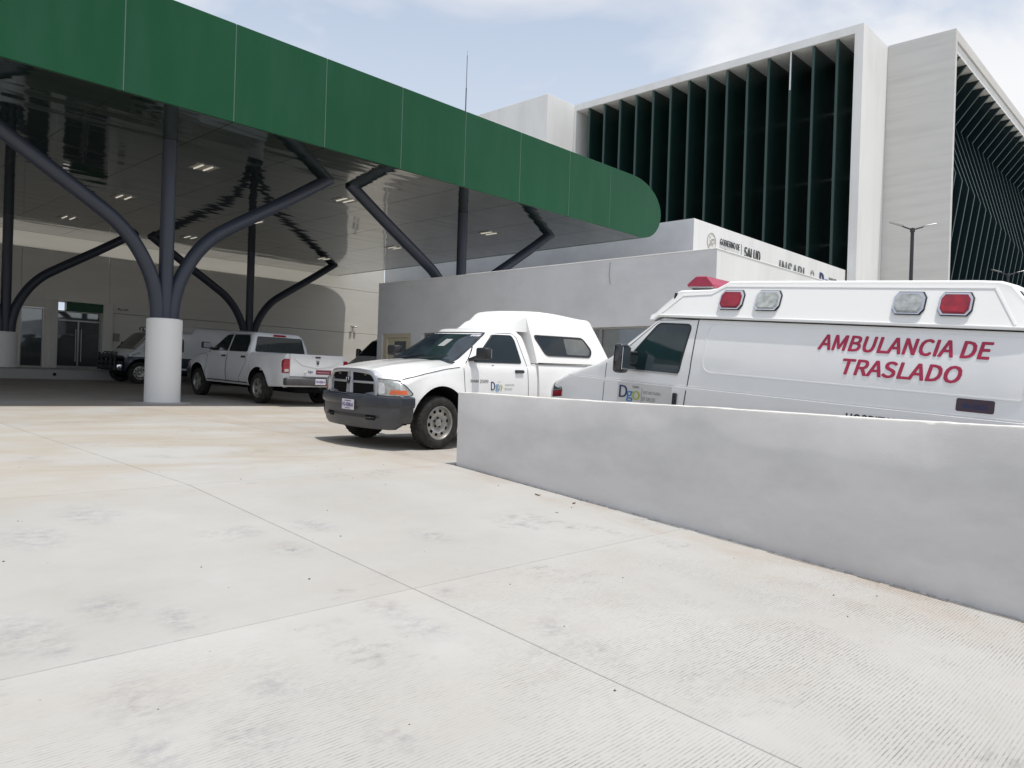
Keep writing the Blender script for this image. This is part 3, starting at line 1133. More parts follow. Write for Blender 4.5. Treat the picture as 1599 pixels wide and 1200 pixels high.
# gooseneck coping
abox('coping', (AU - 0.012, AU + T + 0.01, 8.49, 20.86, AT + 0.002, AT + 0.03), M['plaster_white'], 0.006)
abox('coping', (AU + T + 0.012, 27.2, 8.49, 8.81, AT + 0.002, AT + 0.03), M['plaster_white'], 0.006)

# ------------------------------------------------------------------ upper entrance hall block with the lettering
UH, VH, ZH = 27.5, 16.15, 7.93
eb = empty('lettered_building', (UH, VH, 0), 'white flat roofed block with government and health lettering on its sunlit wall', 'building')
q = MB()
q.box(0, 16.45, 0, 0.4, 0, ZH)
q.box(0, 0.4, 0.4, 20.3, 0, ZH)
me = q.mesh('outer_wall')
me.materials.append(M['plaster_white']); me.materials.append(M['plaster_shade_grey'])
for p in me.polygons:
    if p.normal.x < -0.9: p.material_index = 1  # shade of this face is put into its colour
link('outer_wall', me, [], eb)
A_, B_ = (1, 0, 0), (0, 0, 1)
def wt(s, h_, u, z, m, width=None, bold=0.0, name='lettering'):
    return text_flat(name, s, h_, (u - UH, -0.022, z), A_, B_, m, eb, width, bold, depth=0.02)
wt('GOBIERNO DE', 0.27, 30.52, 7.18, M['dark_print'], 1.75)
wt('MÉXICO', 0.36, 30.40, 6.70, M['dark_print'], 1.55)
wt('SALUD', 0.48, 32.62, 6.95, M['dark_print'], 1.55, 0.006)
box('divider_line', (31.58 - UH, 31.60 - UH, -0.02, -0.001, 6.8, 7.5), M['grey_print'], eb)
wt('INSABI', 0.74, 36.9, 6.60, M['grey_print'], 2.85, 0.005)
em = MB()
for r0, r1 in ((0.38, 0.36), (0.33, 0.315)):
    n = 40
    vs = []
    for k in range(n):
        t_ = 2 * math.pi * k / n
        vs += [(r0 * math.cos(t_), -0.012, r0 * math.sin(t_)), (r1 * math.cos(t_), -0.012, r1 * math.sin(t_)), (r0 * math.cos(t_), -0.001, r0 * math.sin(t_)), (r1 * math.cos(t_), -0.001, r1 * math.sin(t_))]
    em.add(vs, [f_ for k in range(n) for f_ in ((4 * k, 4 * ((k + 1) % n), 4 * ((k + 1) % n) + 1, 4 * k + 1), (4 * k, 4 * k + 2, 4 * ((k + 1) % n) + 2, 4 * ((k + 1) % n)), (4 * k + 1, 4 * ((k + 1) % n) + 1, 4 * ((k + 1) % n) + 3, 4 * k + 3))])
rr = random.Random(5)
for k in range(26):
    a = rr.uniform(-1.2, 4.3); rad = rr.uniform(0.03, 0.25)
    x, z = rad * math.cos(a), rad * math.sin(a) + 0.02
    s = rr.uniform(0.02, 0.07)
    em.box(x - s, x + s, -0.014, -0.002, z - s * 0.3, z + s * 0.3)
o = em.build('emblem', M['faint_print'], eb, norm=True)
o.location = (28.95 - UH, -0.001, 7.20)
e2 = MB()
for k in range(7):
    t_ = math.pi * k / 6
    e2.box(0.18 * math.cos(t_) - 0.05, 0.18 * math.cos(t_) + 0.05, -0.012, -0.002, 0.15 * math.sin(t_) - 0.1, 0.15 * math.sin(t_) + 0.06)
o = e2.build('emblem', M['faint_print'], eb)
o.location = (39.4 - UH, -0.001, 7.15)
wt('D', 0.62, 40.6, 6.72, M['navy_print'], 0.5, 0.03)
wt('g', 0.45, 41.15, 6.62, M['blue_print'], 0.42, 0.03)
wt('SECRETARÍA', 0.15, 42.1, 7.12, M['grey_print'], 1.1)
wt('DE SALUD', 0.15, 42.0, 6.85, M['grey_print'], 0.9)

# ------------------------------------------------------------------ main hospital block with vertical fins
FU = 44.0
hb = empty('fin_building', (FU, 25, 0), 'tall white framed hospital block filled with dark green vertical fins', 'building')


def hbox(name, b, m, bevel=0.0, par=hb):
    return box(name, (b[0] - FU, b[1] - FU, b[2] - 25, b[3] - 25, b[4], b[5]), m, par, bevel)


fm = MB()
def fb(b): fm.box(b[0] - FU, b[1] - FU, b[2] - 25, b[3] - 25, b[4], b[5])
fb((FU, 60, 15.6, 16.08, 0, 21.62))
fb((FU, 60, 35.9, 36.1, 0, 21.62))
fb((FU, 60, 16.08, 35.9, 21.16, 21.62))
me = fm.mesh('frame', bevel=0.0)
bm = bmesh.new(); bm.from_mesh(me); bmesh.ops.remove_doubles(bm, verts=bm.verts, dist=0.0005); bm.to_mesh(me); bm.free()
link('frame', me, M['plaster_white'], hb)
hbox('curtain_wall', (FU + 3.3, FU + 3.4, 16.09, 35.89, 0, 21.15), M['facade_glass'])
v = 17.03
k = 0
while v < 35.2:
    f_ = hbox('fin', (FU + 0.30, FU + 3.25, v, v + 0.09, 2.0, 21.158), M['fin_green'])
    hbox('edge_trim', (FU + 0.14, FU + 0.298, v - 0.03, v + 0.12, 2.0, 21.158), M['fin_edge_lit'], 0.01, par=f_)
    if k == 2:
        hbox('pale_strip', (FU + 0.08, FU + 0.138, v - 0.02, v + 0.05, 18.9, 21.158), M['plaster_white'], par=f_)
    v += 1.365
    k += 1
tag(hb.children[0])
for z in (6.0, 10.0, 14.0, 18.0):
    hbox('glazing_bar', (FU + 3.27, FU + 3.298, 16.09, 35.89, z, z + 0.12), M['alu'])

# windowless white block on the left of it
wb = empty('white_block', (41, 36.1, 0), 'plain white windowless block seen over the canopy, left of the fins', 'building')
for (z0, z1) in ((0, 12.0), (12.02, 16.8), (16.82, 21.6)):
    box('wall_panel', (0, 20, 0, 18, z0, z1), M['plaster_white'], wb, 0.01)

# plain block right of the fins and the folded fin facade on its right side
pb_ = empty('folded_fin_building', (48, 12, 0), 'plain pale block with a folded dark fin facade on its right side', 'building')


def pbox(name, b, m, bevel=0.0, par=pb_):
    return box(name, (b[0] - 48, b[1] - 48, b[2] - 12, b[3] - 12, b[4], b[5]), m, par, bevel)


pbox('end_wall', (48.0, 48.35, 12.0, 15.59, 0, 21.68), M['block2'])
pbox('roof_edge', (48.352, 100, 12.0, 15.5, 21.12, 21.68), M['block2'])
pbox('soffit', (48.352, 100, 12.1, 15.4, 20.55, 21.10), M['plaster_white'])
pbox('glass_wall', (48.352, 100, 15.2, 15.4, 0, 20.54), M['facade_glass'])
k = 0
u = 49.3
while u < 98:
    z2 = 13.9 - 0.15 * min(k, 13) + (0.12 * (k - 13) if k > 13 else 0)
    pr = [(12.12, 20.54), (13.75, 18.45), (12.16, z2), (13.3, max(z2 - 8.0, 0)), (13.6, 0.0), (15.15, 0.0), (15.15, 20.54)]
    fm = MB().prism([(p[0] - 12, p[1]) for p in pr], 'x', u - 48, u - 48 + 0.07)
    f_ = fm.build('fin', M['fin_dark'], pb_)
    ed = MB()
    front = pr[:5]
    off = [(p[0] - 0.05, p[1]) for p in front]
    poly = [(p[0] - 12 - 0.004, p[1]) for p in front] + [(p[0] - 12, p[1]) for p in reversed(off)]
    n = len(front)
    vs = []
    for xx in (u - 48 - 0.03, u - 48 + 0.10):
        vs += [(xx, p[0] - 12 - 0.004, p[1]) for p in front] + [(xx, p[0] - 12, p[1]) for p in off]
    fs = []
    for i in range(n - 1):
        a, b_, c, d = i, i + 1, n + i + 1, n + i
        fs += [(a, b_, c, d), (2 * n + a, 2 * n + d, 2 * n + c, 2 * n + b_), (d, c, 2 * n + c, 2 * n + d), (a, 2 * n + a, 2 * n + b_, b_)]
    ed.add(vs, fs)
    ed.build('edge_trim', M['fin_edge_lit'], f_)
    u += 1.48
    k += 1

# lightning rod
o = MB().tube([(0, 0, 0), (0, 0, 3.0)], 0.045, 8).tube([(0, 0, 3.0), (0, 0, 5.6)], 0.025, 8).tube([(0, 0, 5.6), (0, 0, 6.0)], 0.008, 6).build('lightning_rod', M['post_dark'])
o.location = (42, 45.75, 21.6)
tag(o, 'thin lightning rod standing against the sky above the canopy', 'lightning rod')


# street lamps
def street_lamp(u, v, z, lb):
    r_ = empty('street_lamp', (u, v, -1), lb, 'street lamp', 'double arm street lamps behind the ambulance')
    MB().tube([(0, 0, 0), (0, 0, z + 0.95)], [0.09, 0.07], 12).build('pole', M['post_dark'], r_, smooth=40)
    MB().lathe([(0, z + 1.02), (0.09, z + 0.99), (0.10, z + 0.86), (0.07, z + 0.82)], 16).build('hub', M['post_dark'], r_)
    dx, dy = 0.686, -0.727   # across the view, facing the drive
    for s in (-1, 1):
        a = Vector((dx * s, dy * s, 0))
        p0 = Vector((0, 0, z + 0.95)) + a * 0.08
        p1 = Vector((0, 0, z + 1.06)) + a * 0.42
        p2 = Vector((0, 0, z + 1.20)) + a * 0.92
        MB().tube([p0, p1], 0.03, 8).build('arm', M['post_dark'], r_)
        hd = MB()
        side = Vector((-a.y, a.x, 0)) * 0.11
        up = Vector((0, 0, 0.035))
        vs = [p1 - side, p1 + side, p2 + side, p2 - side, p1 - side + up, p1 + side + up, p2 + side * .8 + up * .6, p2 - side * .8 + up * .6]
        hd.add(vs, [(0, 1, 2, 3), (4, 7, 6, 5), (0, 4, 5, 1), (1, 5, 6, 2), (2, 6, 7, 3), (3, 7, 4, 0)])
        hd.build('lamp_head', M['alu'], r_)
    return r_


street_lamp(34, 9.86, 7.9, 'nearer double arm street lamp in front of the plain pale block')
street_lamp(50, 9.5, 8.0, 'farther double arm street lamp low before the folded fin facade')

# ------------------------------------------------------------------ vehicles
def make_wheel_meshes(rad, wid, style):
    """axis along y, outer side +y, centre at origin"""
    t = MB()
    n = 72
    hw = wid / 2
    prof_ = [(rad * 0.60, hw * 0.80), (rad * 0.64, hw * 0.98), (rad * 0.72, hw * 1.04), (rad * 0.86, hw * 1.0), (rad * 0.94, hw * 0.90), (rad * 0.985, hw * 0.76),
             (rad, hw * 0.55), (rad * 0.985, hw * 0.50), (rad * 0.985, hw * 0.42), (rad, hw * 0.38), (rad, hw * 0.08), (rad * 0.985, 0.05 * hw)]
    prof_ = prof_ + [(a, -b) for a, b in reversed(prof_)]
    vs, fs = [], []
    for i, (r_, y) in enumerate(prof_):
        for k in range(n):
            t_ = 2 * math.pi * k / n
            rr_ = r_
            if 4 <= i <= 6 or 9 <= i <= 10 or len(prof_) - 7 <= i <= len(prof_) - 5:
                rr_ = r_ - (0.011 if k % 2 else 0.0)
            vs.append((rr_ * math.cos(t_), y, rr_ * math.sin(t_)))
    for i in range(len(prof_) - 1):
        for k in range(n):
            fs.append((i * n + k, (i + 1) * n + k, (i + 1) * n + (k + 1) % n, i * n + (k + 1) % n))
    t.add(vs, fs)
    tyre = t.mesh('tyre')
    tyre.materials.append(M['rubber'])
    tyre.shade_smooth(); tyre.set_sharp_from_angle(angle=R(25))
    R0 = rad * 0.61
    r = MB()
    # outer lip and barrel
    r.lathe([(R0 * 1.02, hw * 0.86), (R0 * 1.03, hw * 0.92), (R0 * 0.97, hw * 0.93), (R0 * 0.93, hw * 0.80), (R0 * 0.90, hw * 0.45), (R0 * 0.90, -hw * 0.7)], 48, 'Y')
    r.lathe([(0.001, -hw * 0.2), (R0 * 0.9, -hw * 0.2)], 32, 'Y', mi=1)
    if style == 'steel':
        ys = lambda q: hw * (0.42 + 0.22 * (1 - q))
        # ring with ten openings
        nh = 10
        ra, rb = R0 * 0.64, R0 * 0.82
        N_ = nh * 6
        for (a_, b_) in ((R0 * 0.36, ra), (rb, R0 * 0.915)):
            vs, fs = [], []
            for k in range(N_):
                t_ = 2 * math.pi * k / N_
                for q_ in (a_, (a_ + b_) / 2, b_):
                    y = hw * (0.62 - 0.10 * abs(q_ - ra) / ra) if q_ > ra * 0.8 else hw * 0.50
                    vs.append((q_ * math.cos(t_), y, q_ * math.sin(t_)))
            for k in range(N_):
                j = (k + 1) % N_
                fs += [(3 * k, 3 * k + 1, 3 * j + 1, 3 * j), (3 * k + 1, 3 * k + 2, 3 * j + 2, 3 * j + 1)]
            r.add(vs, fs)
        for h_ in range(nh):
            vs, fs = [], []
            K_ = 4
            for i in range(K_ + 1):
                t_ = 2 * math.pi * (h_ * 6 + i * 3.4 / K_) / N_
                for q_ in (ra, rb):
                    y = hw * (0.62 - 0.10 * abs(q_ - ra) / ra)
                    vs.append((q_ * math.cos(t_), y, q_ * math.sin(t_)))
            for i in range(K_):
                fs.append((2 * i, 2 * i + 1, 2 * i + 3, 2 * i + 2))
            r.add(vs, fs)
        r.lathe([(R0 * 0.36, hw * 0.50), (R0 * 0.33, hw * 0.46), (R0 * 0.24, hw * 0.46), (R0 * 0.22, hw * 0.66), (R0 * 0.16, hw * 0.70), (0.001, hw * 0.70)], 32, 'Y')
        for k in range(5):
            t_ = 2 * math.pi * (k + 0.3) / 5
            c_ = (R0 * 0.29 * math.cos(t_), R0 * 0.29 * math.sin(t_))
            r.tube([(c_[0], hw * 0.45, c_[1]), (c_[0], hw * 0.60, c_[1])], 0.013, 8, mi=1)
    else:
        # five spoke alloy
        for k in range(5):
            t_ = 2 * math.pi * k / 5
            for dt in (-0.16, 0.16):
                c1 = Vector((math.cos(t_ + dt * 1.8), 0, math.sin(t_ + dt * 1.8)))
                c2 = Vector((math.cos(t_ + dt), 0, math.sin(t_ + dt)))
                sd = c2.cross(Vector((0, 1, 0)))
                vs = []
                for (cc, rr_, ww, y) in ((c1, R0 * 0.2, 0.030, hw * 0.62), (c2, R0 * 0.91, 0.022, hw * 0.74)):
                    for s_ in (-1, 1):
                        for dy in (0, -0.04):
                            p_ = cc * rr_ + sd * ww * s_
                            vs.append((p_.x, y + dy, p_.z))
                r.add(vs, [(0, 2, 6, 4), (1, 5, 7, 3), (0, 4, 5, 1), (2, 3, 7, 6)])
        r.lathe([(R0 * 0.32, hw * 0.4), (R0 * 0.30, hw * 0.62), (R0 * 0.12, hw * 0.68), (0.001, hw * 0.68)], 24, 'Y')
    rim = r.mesh('rim')
    rim.materials.append(M['steel']); rim.materials.append(M['liner'])
    rim.shade_smooth(); rim.set_sharp_from_angle(angle=R(35))
    return tyre, rim


def add_wheels(root, meshes, pos, rad):
    tyre, rim = meshes
    for (x, y) in pos:
        s = 1 if y > 0 else -1
        t = link('wheel', tyre, [], root)
        t.location = (x, y, rad)
        t.rotation_euler = (0, 0, 0 if s > 0 else math.pi)
        r_ = link('rim', rim, [], t)


def loft(stations, cs, cap=True, front=None):
    """stations: x list; cs(x)->[(y,z)...] half profile from bottom centre up and over to top centre, warp included by cs3"""
    vs, fs = [], []
    m = None
    for x in stations:
        h = cs(x)
        full = [(xx, y, z) for (xx, y, z) in h] + [(xx, -y, z) for (xx, y, z) in reversed(h[1:-1])]
        m = len(full)
        vs += full
    for i in range(len(stations) - 1):
        for k in range(m):
            fs.append((i * m + k, i * m + (k + 1) % m, (i + 1) * m + (k + 1) % m, (i + 1) * m + k))
    if cap:
        h = m // 2
        # quad strips across both ends
        if front:
            nseg = 18
            half = vs[0:h + 1]
            o_ = len(vs)
            for (xx, y, z) in half:
                for q in range(nseg + 1):
                    yy = y * (1 - 2 * q / nseg)
                    vs.append((front(stations[0], yy), yy, z))
            for k in range(h):
                for q in range(nseg):
                    a = o_ + k * (nseg + 1) + q
                    fs.append((a, a + 1, a + nseg + 2, a + nseg + 1))
        for base in ((0, (len(stations) - 1) * m) if not front else ((len(stations) - 1) * m,)):
            for k in range(h):
                a, b = base + k, base + k + 1
                c, d = base + (m - k) % m, base + (m - k - 1) % m
                if len({a, b, c, d}) == 4: fs.append((a, b, d, c))
                elif a == c: fs.append((a, b, d))
                else: fs.append((a, b, c))
    mb = MB(); mb.add(vs, fs)
    mb.weld = bool(front)
    return mb


def stack(levels, crown=0.05, nc=6, side=8):
    """levels: dict(z,xf,xr,w,rf,rr,bf)"""
    vs, fs = [], []
    def outline(L):
        xf, xr, w_, rf, rr_, bf = L['xf'], L['xr'], L['w'], L['rf'], L['rr'], L.get('bf', 0)
        pts = []
        def arc(cx_, cy_, r_, a0):
            for k in range(nc + 1):
                a = R(a0 + 90 * k / nc)
                pts.append((cx_ + r_ * math.cos(a), cy_ + r_ * math.sin(a)))
        def seg(p, q, n_):
            for k in range(1, n_):
                pts.append((p[0] + (q[0] - p[0]) * k / n_, p[1] + (q[1] - p[1]) * k / n_))
        arc(xf - rf, w_ - rf, rf, 0)
        seg(pts[-1], (xr + rr_, w_), side)
        arc(xr + rr_, w_ - rr_, rr_, 90)
        seg(pts[-1], (xr, -w_ + rr_), side)
        arc(xr + rr_, -w_ + rr_, rr_, 180)
        seg(pts[-1], (xf - rf, -w_), side)
        arc(xf - rf, -w_ + rf, rf, 270)
        seg(pts[-1], (xf, w_ - rf), side)
        xm = (xf + xr) / 2
        out_ = []
        for (x, y) in pts:
            if x > xm:
                x = x - bf * (y / w_) ** 2 * min(1, (x - xm) / (xf - xm) * 1.0)
            out_.append((x, y))
        return out_
    rings = [(outline(L), L['z']) for L in levels]
    top = rings[-1][0]
    zt = rings[-1][1]
    cx_ = sum(p[0] for p in top) / len(top)
    for s_, dz in ((0.97, 0.45), (0.90, 0.72), (0.75, 0.9), (0.5, 0.98), (0.2, 1.0)):
        rings.append(([(cx_ + (p[0] - cx_) * s_, p[1] * s_) for p in top], zt + crown * dz))
    n = len(top)
    for pts, z in rings:
        vs += [(x, y, z) for x, y in pts]
    for i in range(len(rings) - 1):
        for k in range(n):
            fs.append((i * n + k, i * n + (k + 1) % n, (i + 1) * n + (k + 1) % n, (i + 1) * n + k))
    fs.append(tuple((len(rings) - 1) * n + k for k in range(n)))
    mb = MB(); mb.add(vs, fs)
    return mb


def frames(root_x=0):
    L_ = ((0, 3, 0), (-1, 0, 0), (0, 0, 1), (0, -1, 0))      # left side: a = -x
    Rr = ((0, -3, 0), (1, 0, 0), (0, 0, 1), (0, 1, 0))       # right side: a = +x
    F_ = ((4, 0, 0), (0, 1, 0), (0, 0, 1), (-1, 0, 0))       # front: a = +y
    B_ = ((-8, 0, 0), (0, -1, 0), (0, 0, 1), (1, 0, 0))      # back: a = -y
    return L_, Rr, F_, B_


FL, FR, FF, FB = frames()


def both(fn):
    """call fn(frame, flip) for left and right; side polygons are given as (x,z)"""
    fn(FL, lambda P: [(-p[0], p[1]) for p in P])
    fn(FR, lambda P: [(p[0], p[1]) for p in P])


def pickup(name, wb, cabr, tail, crew, paint, lower=None, cap=None, wheel='steel', rear_detail=False, opts=()):
    """x=0 at front axle, +x forward; cabr: x of cab back; tail: x of tailgate"""
    root = empty(name)
    WR = 0.40
    wx = [0.0, -wb]
    wz = 0.43

    def flare(x, z):
        f = 0.0
        for c in wx:
            d = math.hypot(x - c, z - wz)
            if 0.36 < d < 0.80:
                t_ = (d - 0.50) / 0.16
                f = max(f, 0.040 * math.exp(-t_ * t_))
        return f

    gapx = cabr - 0.015

    def nose(x, y):
        k = max(0.0, (x - 0.25) / 0.65)
        return x - 0.20 * (abs(y) / 0.95) ** 2.4 * min(1, k)

    def cs(x):
        zb = 0.48 if x > 0.5 else (0.50 if x < -wb - 0.5 else 0.44)
        pts = []
        if x > -0.42:
            zf = minterp(x, [(-0.42, 1.275), (0.0, 1.225), (0.45, 1.12), (0.72, 1.02), (0.9, 0.985)], 0.14)
            zh = minterp(x, [(-0.42, 1.335), (0.0, 1.305), (0.5, 1.245), (0.80, 1.19), (1.1, 1.11)], 0.12) if x < 0.86 else interp(x, [(0.86, 1.176), (0.88, 1.165), (0.905, 1.10), (0.91, 1.08)])
        elif x > cabr:
            zf = 1.285; zh = 1.285
        else:
            zf = 1.325; zh = 1.325
        wmax = 0.985
        taper = 1.0 - 0.07 * max(0, (x - 0.2)) ** 1.5 if x > 0.2 else 1.0
        if x < tail + 0.25:
            taper *= 1 - 0.03 * ((tail + 0.25 - x) / 0.25) ** 2
        def Y(z):
            y = interp(z, [(0.44, 0.90), (0.50, 0.945), (0.62, 0.972), (0.80, wmax), (0.98, 0.975), (1.12, 0.962), (1.22, 0.945), (1.33, 0.925)])
            return y * taper + flare(x, z)
        inset = 1.0
        zs = [zb, zb + 0.03, 0.56, 0.62, 0.68, 0.74, 0.80, 0.86, 0.92, 0.98]
        pts.append((0, zb))
        pts.append((0.5, zb))
        tops = zf - 0.05
        zl = [z for z in zs if z < tops - 0.02]
        ext = [tops - (tops - zl[-1]) * q for q in (0.66, 0.33, 0.0)] if tops - zl[-1] > 0.08 else [tops]
        while len(zl) + len(ext) < 13:
            ext = [tops - (tops - zl[-1]) * (1 - (i + 1) / (13 - len(zl))) for i in range(13 - len(zl))]
        for z in zl + ext:
            pts.append((Y(z), z))
        yt = Y(tops)
        if x > -0.42:
            pts += [(yt - 0.015, tops + 0.028), (yt - 0.05, zf - 0.004), (yt - 0.10, zf + 0.002), (yt - 0.20, zf + (zh - zf) * 0.25), (0.62, zf + (zh - zf) * 0.62), (0.50, zf + (zh - zf) * 0.92),
                    (0.42, zh - 0.004), (0.34, zh - 0.012), (0.20, zh), (0, zh + 0.005)]
        elif x > cabr or not crew or cap:
            pts += [(yt - 0.015, tops + 0.028), (yt - 0.05, zf), (yt - 0.10, zf), (0.72, zf), (0.62, zf), (0.50, zf), (0.42, zf), (0.34, zf), (0.20, zf), (0, zf)]
        else:
            zfl = 0.86 if (cabr - 0.06 > x > tail + 0.06) else zf
            pts += [(yt - 0.015, tops + 0.028), (yt - 0.05, zf), (yt - 0.10, zf), (yt - 0.12, zf - 0.01), (yt - 0.13, zfl), (0.50, zfl), (0.42, zfl), (0.34, zfl), (0.20, zfl), (0, zfl)]
        if gapx - 0.050 < x < gapx - 0.005:
            pts = [(y * 0.93, z - (0.03 if z > 1.2 else 0)) for y, z in pts]
        return [(nose(x, y) if x > 0.25 else x, y, z) for (y, z) in pts]

    xs = set()
    x = 0.87
    while x > tail:
        xs.add(round(x, 3)); x -= 0.05
    xs |= {0.89, 0.90, 0.91, 0.88, -0.41, -0.43, tail, tail + 0.01, tail + 0.04, cabr + 0.001, cabr - 0.001, gapx, gapx - 0.006, gapx - 0.049, gapx - 0.055, cabr - 0.059, cabr - 0.061, tail + 0.059, tail + 0.061}
    xs = sorted(xs, reverse=True)
    me = loft(xs, cs, True, nose).mesh('body')
    me.materials.append(paint); me.materials.append(M['liner'])
    cut = MB()
    for c in wx:
        for s in (-1, 1):
            n_ = 40
            poly = [(c + 0.505 * math.cos(2 * math.pi * k / n_), wz + 0.02 + 0.50 * math.sin(2 * math.pi * k / n_)) for k in range(n_)]
            cut.prism(poly, 'y', s * 0.55, s * 1.3)
    cme = cut.mesh('cut'); cme.materials.append(M['liner'])
    me2 = boolean(me, [cme], None)
    if lower:
        me2.materials.append(lower)
        li = len(me2.materials) - 1
        pi = [i for i, m_ in enumerate(me2.materials) if m_ == paint][0]
        for p in me2.polygons:
            if p.material_index == pi and p.center.z < 0.92: p.material_index = li
    body = link('body', me2, [], root, 28)
    bv = bvh_of(me2)
    # ---------------- cab
    rb = cabr + 0.03
    dx = rb + 2.14
    lv = [dict(z=1.26, xf=-0.26, xr=rb, w=0.925, rf=0.22, rr=0.10, bf=0.10),
          dict(z=1.30, xf=-0.31, xr=rb, w=0.915, rf=0.21, rr=0.10, bf=0.11),
          dict(z=1.45, xf=-0.56, xr=rb + 0.015, w=0.865, rf=0.18, rr=0.10, bf=0.12),
          dict(z=1.60, xf=-0.81, xr=rb + 0.035, w=0.81, rf=0.16, rr=0.11, bf=0.12),
          dict(z=1.72, xf=-1.00, xr=rb + 0.055, w=0.765, rf=0.15, rr=0.12, bf=0.11),
          dict(z=1.785, xf=-1.12, xr=rb + 0.075, w=0.735, rf=0.15, rr=0.13, bf=0.10),
          dict(z=1.825, xf=-1.24, xr=rb + 0.11, w=0.70, rf=0.16, rr=0.14, bf=0.08)]
    cab = stack(lv, crown=0.055).build('cab', paint, root, smooth=50)
    cb = bvh_of(cab.data)
    # windscreen
    ws = roundpoly([(-0.775, 1.325), (0.775, 1.325), (0.63, 1.795), (-0.63, 1.795)], [0.05, 0.05, 0.07, 0.07])
    patch('windscreen', ws, FF, cb, 0.006, M['windscreen'], root, step=0.07)
    ring_patch('windscreen_seal', ws, 0.016, FF, cb, 0.008, M['black_plastic'], root)
    cowl = roundpoly([(-0.80, 1.285), (0.80, 1.285), (0.80, 1.315), (-0.80, 1.315)], 0.01)
    patch('cowl_strip', cowl, FF, cb, 0.010, M['black_plastic'], root)
    # side windows
    if crew:
        wins = [[(-0.72, 1.335), (-1.26, 1.765), (-1.62, 1.775), (-1.62, 1.335)], [(-1.72, 1.335), (-1.72, 1.775), (rb + 0.30, 1.775), (rb + 0.17, 1.60), (rb + 0.13, 1.335)]]
        doors = [[(-0.50, 0.50), (-0.50, 1.22), (-0.60, 1.31), (-1.20, 1.80), (-1.60, 1.81), (-1.665, 1.80), (-1.665, 0.50)], [(-1.685, 0.50), (-1.685, 1.80), (rb + 0.26, 1.80), (rb + 0.10, 1.5), (rb + 0.10, 1.0), (rb + 0.42, 0.62), (rb + 0.45, 0.50)]]
        handles = [-1.50, rb + 0.24]
    else:
        wins = [[(-0.72, 1.330), (-1.26, 1.765), (-1.70, 1.775), (-1.745, 1.70), (-1.80, 1.330)]]
        doors = [[(-0.48, 0.50), (-0.48, 1.22), (-0.56, 1.31), (-1.12, 1.80), (-1.74, 1.815), (-1.82, 1.75), (-1.93, 1.28), (-1.93, 0.66), (-1.90, 0.50)]]
        handles = [-1.72]

    def sides(fr, T):
        for wp in wins:
            pw = roundpoly(T(wp), 0.035)
            patch('side_window', pw, fr, cb, 0.006, M['car_glass'], root, step=0.07)
            ring_patch('window_seal', pw, 0.012, fr, cb, 0.008, M['black_plastic'], root)
        for dp in doors:
            lo = [p for p in dp if p[1] < 1.27]
            # split the outline between body and cab
            def side_hit(p): return p
            P = T(dp)
            for i in range(len(P) - 1):
                a, b = P[i], P[i + 1]
                tgt = cb if (a[1] + b[1]) / 2 > 1.265 else bv
                line_patch('door_gap', [a, b], 0.009, fr, tgt, 0.003, M['joint_dark'], body, step=0.05)
        for hx in handles:
            P = roundpoly(T([(hx + 0.10, 1.165), (hx - 0.10, 1.165), (hx - 0.10, 1.215), (hx + 0.10, 1.215)]), 0.02)
            patch('door_handle', P, fr, bv, 0.028, M['black_plastic'], root, step=0.05, skirt=0.03)
            P = roundpoly(T([(hx + 0.085, 1.105), (hx - 0.085, 1.105), (hx - 0.085, 1.16), (hx + 0.085, 1.16)]), 0.035)
        # mirrors
    both(sides)
    for s in (-1, 1):
        mr = MB()
        y0 = 0.93 * s
        mr.add([(-0.60, y0 * 0.97, 1.33), (-0.78, y0 * 0.95, 1.34), (-0.76, y0 + 0.13 * s, 1.40), (-0.66, y0 + 0.13 * s, 1.40), (-0.60, y0 * 0.97, 1.375), (-0.78, y0 * 0.95, 1.40), (-0.76, y0 + 0.13 * s, 1.44), (-0.66, y0 + 0.13 * s, 1.44)],
               [(0, 1, 2, 3), (4, 7, 6, 5), (0, 4, 5, 1), (1, 5, 6, 2), (2, 6, 7, 3), (3, 7, 4, 0)])
        mir = mr.build('mirror', M['black_plastic'], root, bevel=0.006)
        hd = MB()
        ya, yb_ = y0 + 0.06 * s, y0 + 0.30 * s
        hd.box(-0.80, -0.66, ya, yb_, 1.37, 1.55)
        hd.build('mirror_housing', M['black_plastic'], mir, bevel=0.035, seg=3, smooth=50)
        box('mirror_glass', (-0.806, -0.8005, min(ya, yb_) + 0.02, max(ya, yb_) - 0.02, 1.39, 1.53), M['chrome'], mir)
    # wipers and antenna
    MB().tube([(-0.33, -0.62, 1.335), (-0.47, 0.02, 1.42)], 0.009, 6).build('wiper', M['black_plastic'], root)
    MB().tube([(-0.33, 0.02, 1.345), (-0.45, 0.60, 1.40)], 0.009, 6).build('wiper', M['black_plastic'], root)
    if 'sticker' in opts:
        for y in (0.44, 0.49, 0.54, 0.58):
            P = roundpoly([(y, 1.735), (y + 0.035, 1.735), (y + 0.035, 1.765), (y, 1.765)], 0.01)
            patch('sticker', P, FF, cb, 0.009, M['plate'], root)
        patch('permit_card', [(0.02, 1.56), (0.17, 1.56), (0.17, 1.68), (0.02, 1.68)], FF, cb, 0.009, M['blind_grey'], root)
    # ---------------- front
    def fx(y): return nose(0.90, y)
    HLp = [(0.545, 0.985), (0.545, 0.800), (0.885, 0.790), (0.935, 0.82), (0.905, 0.915), (0.84, 0.965), (0.74, 0.992)]
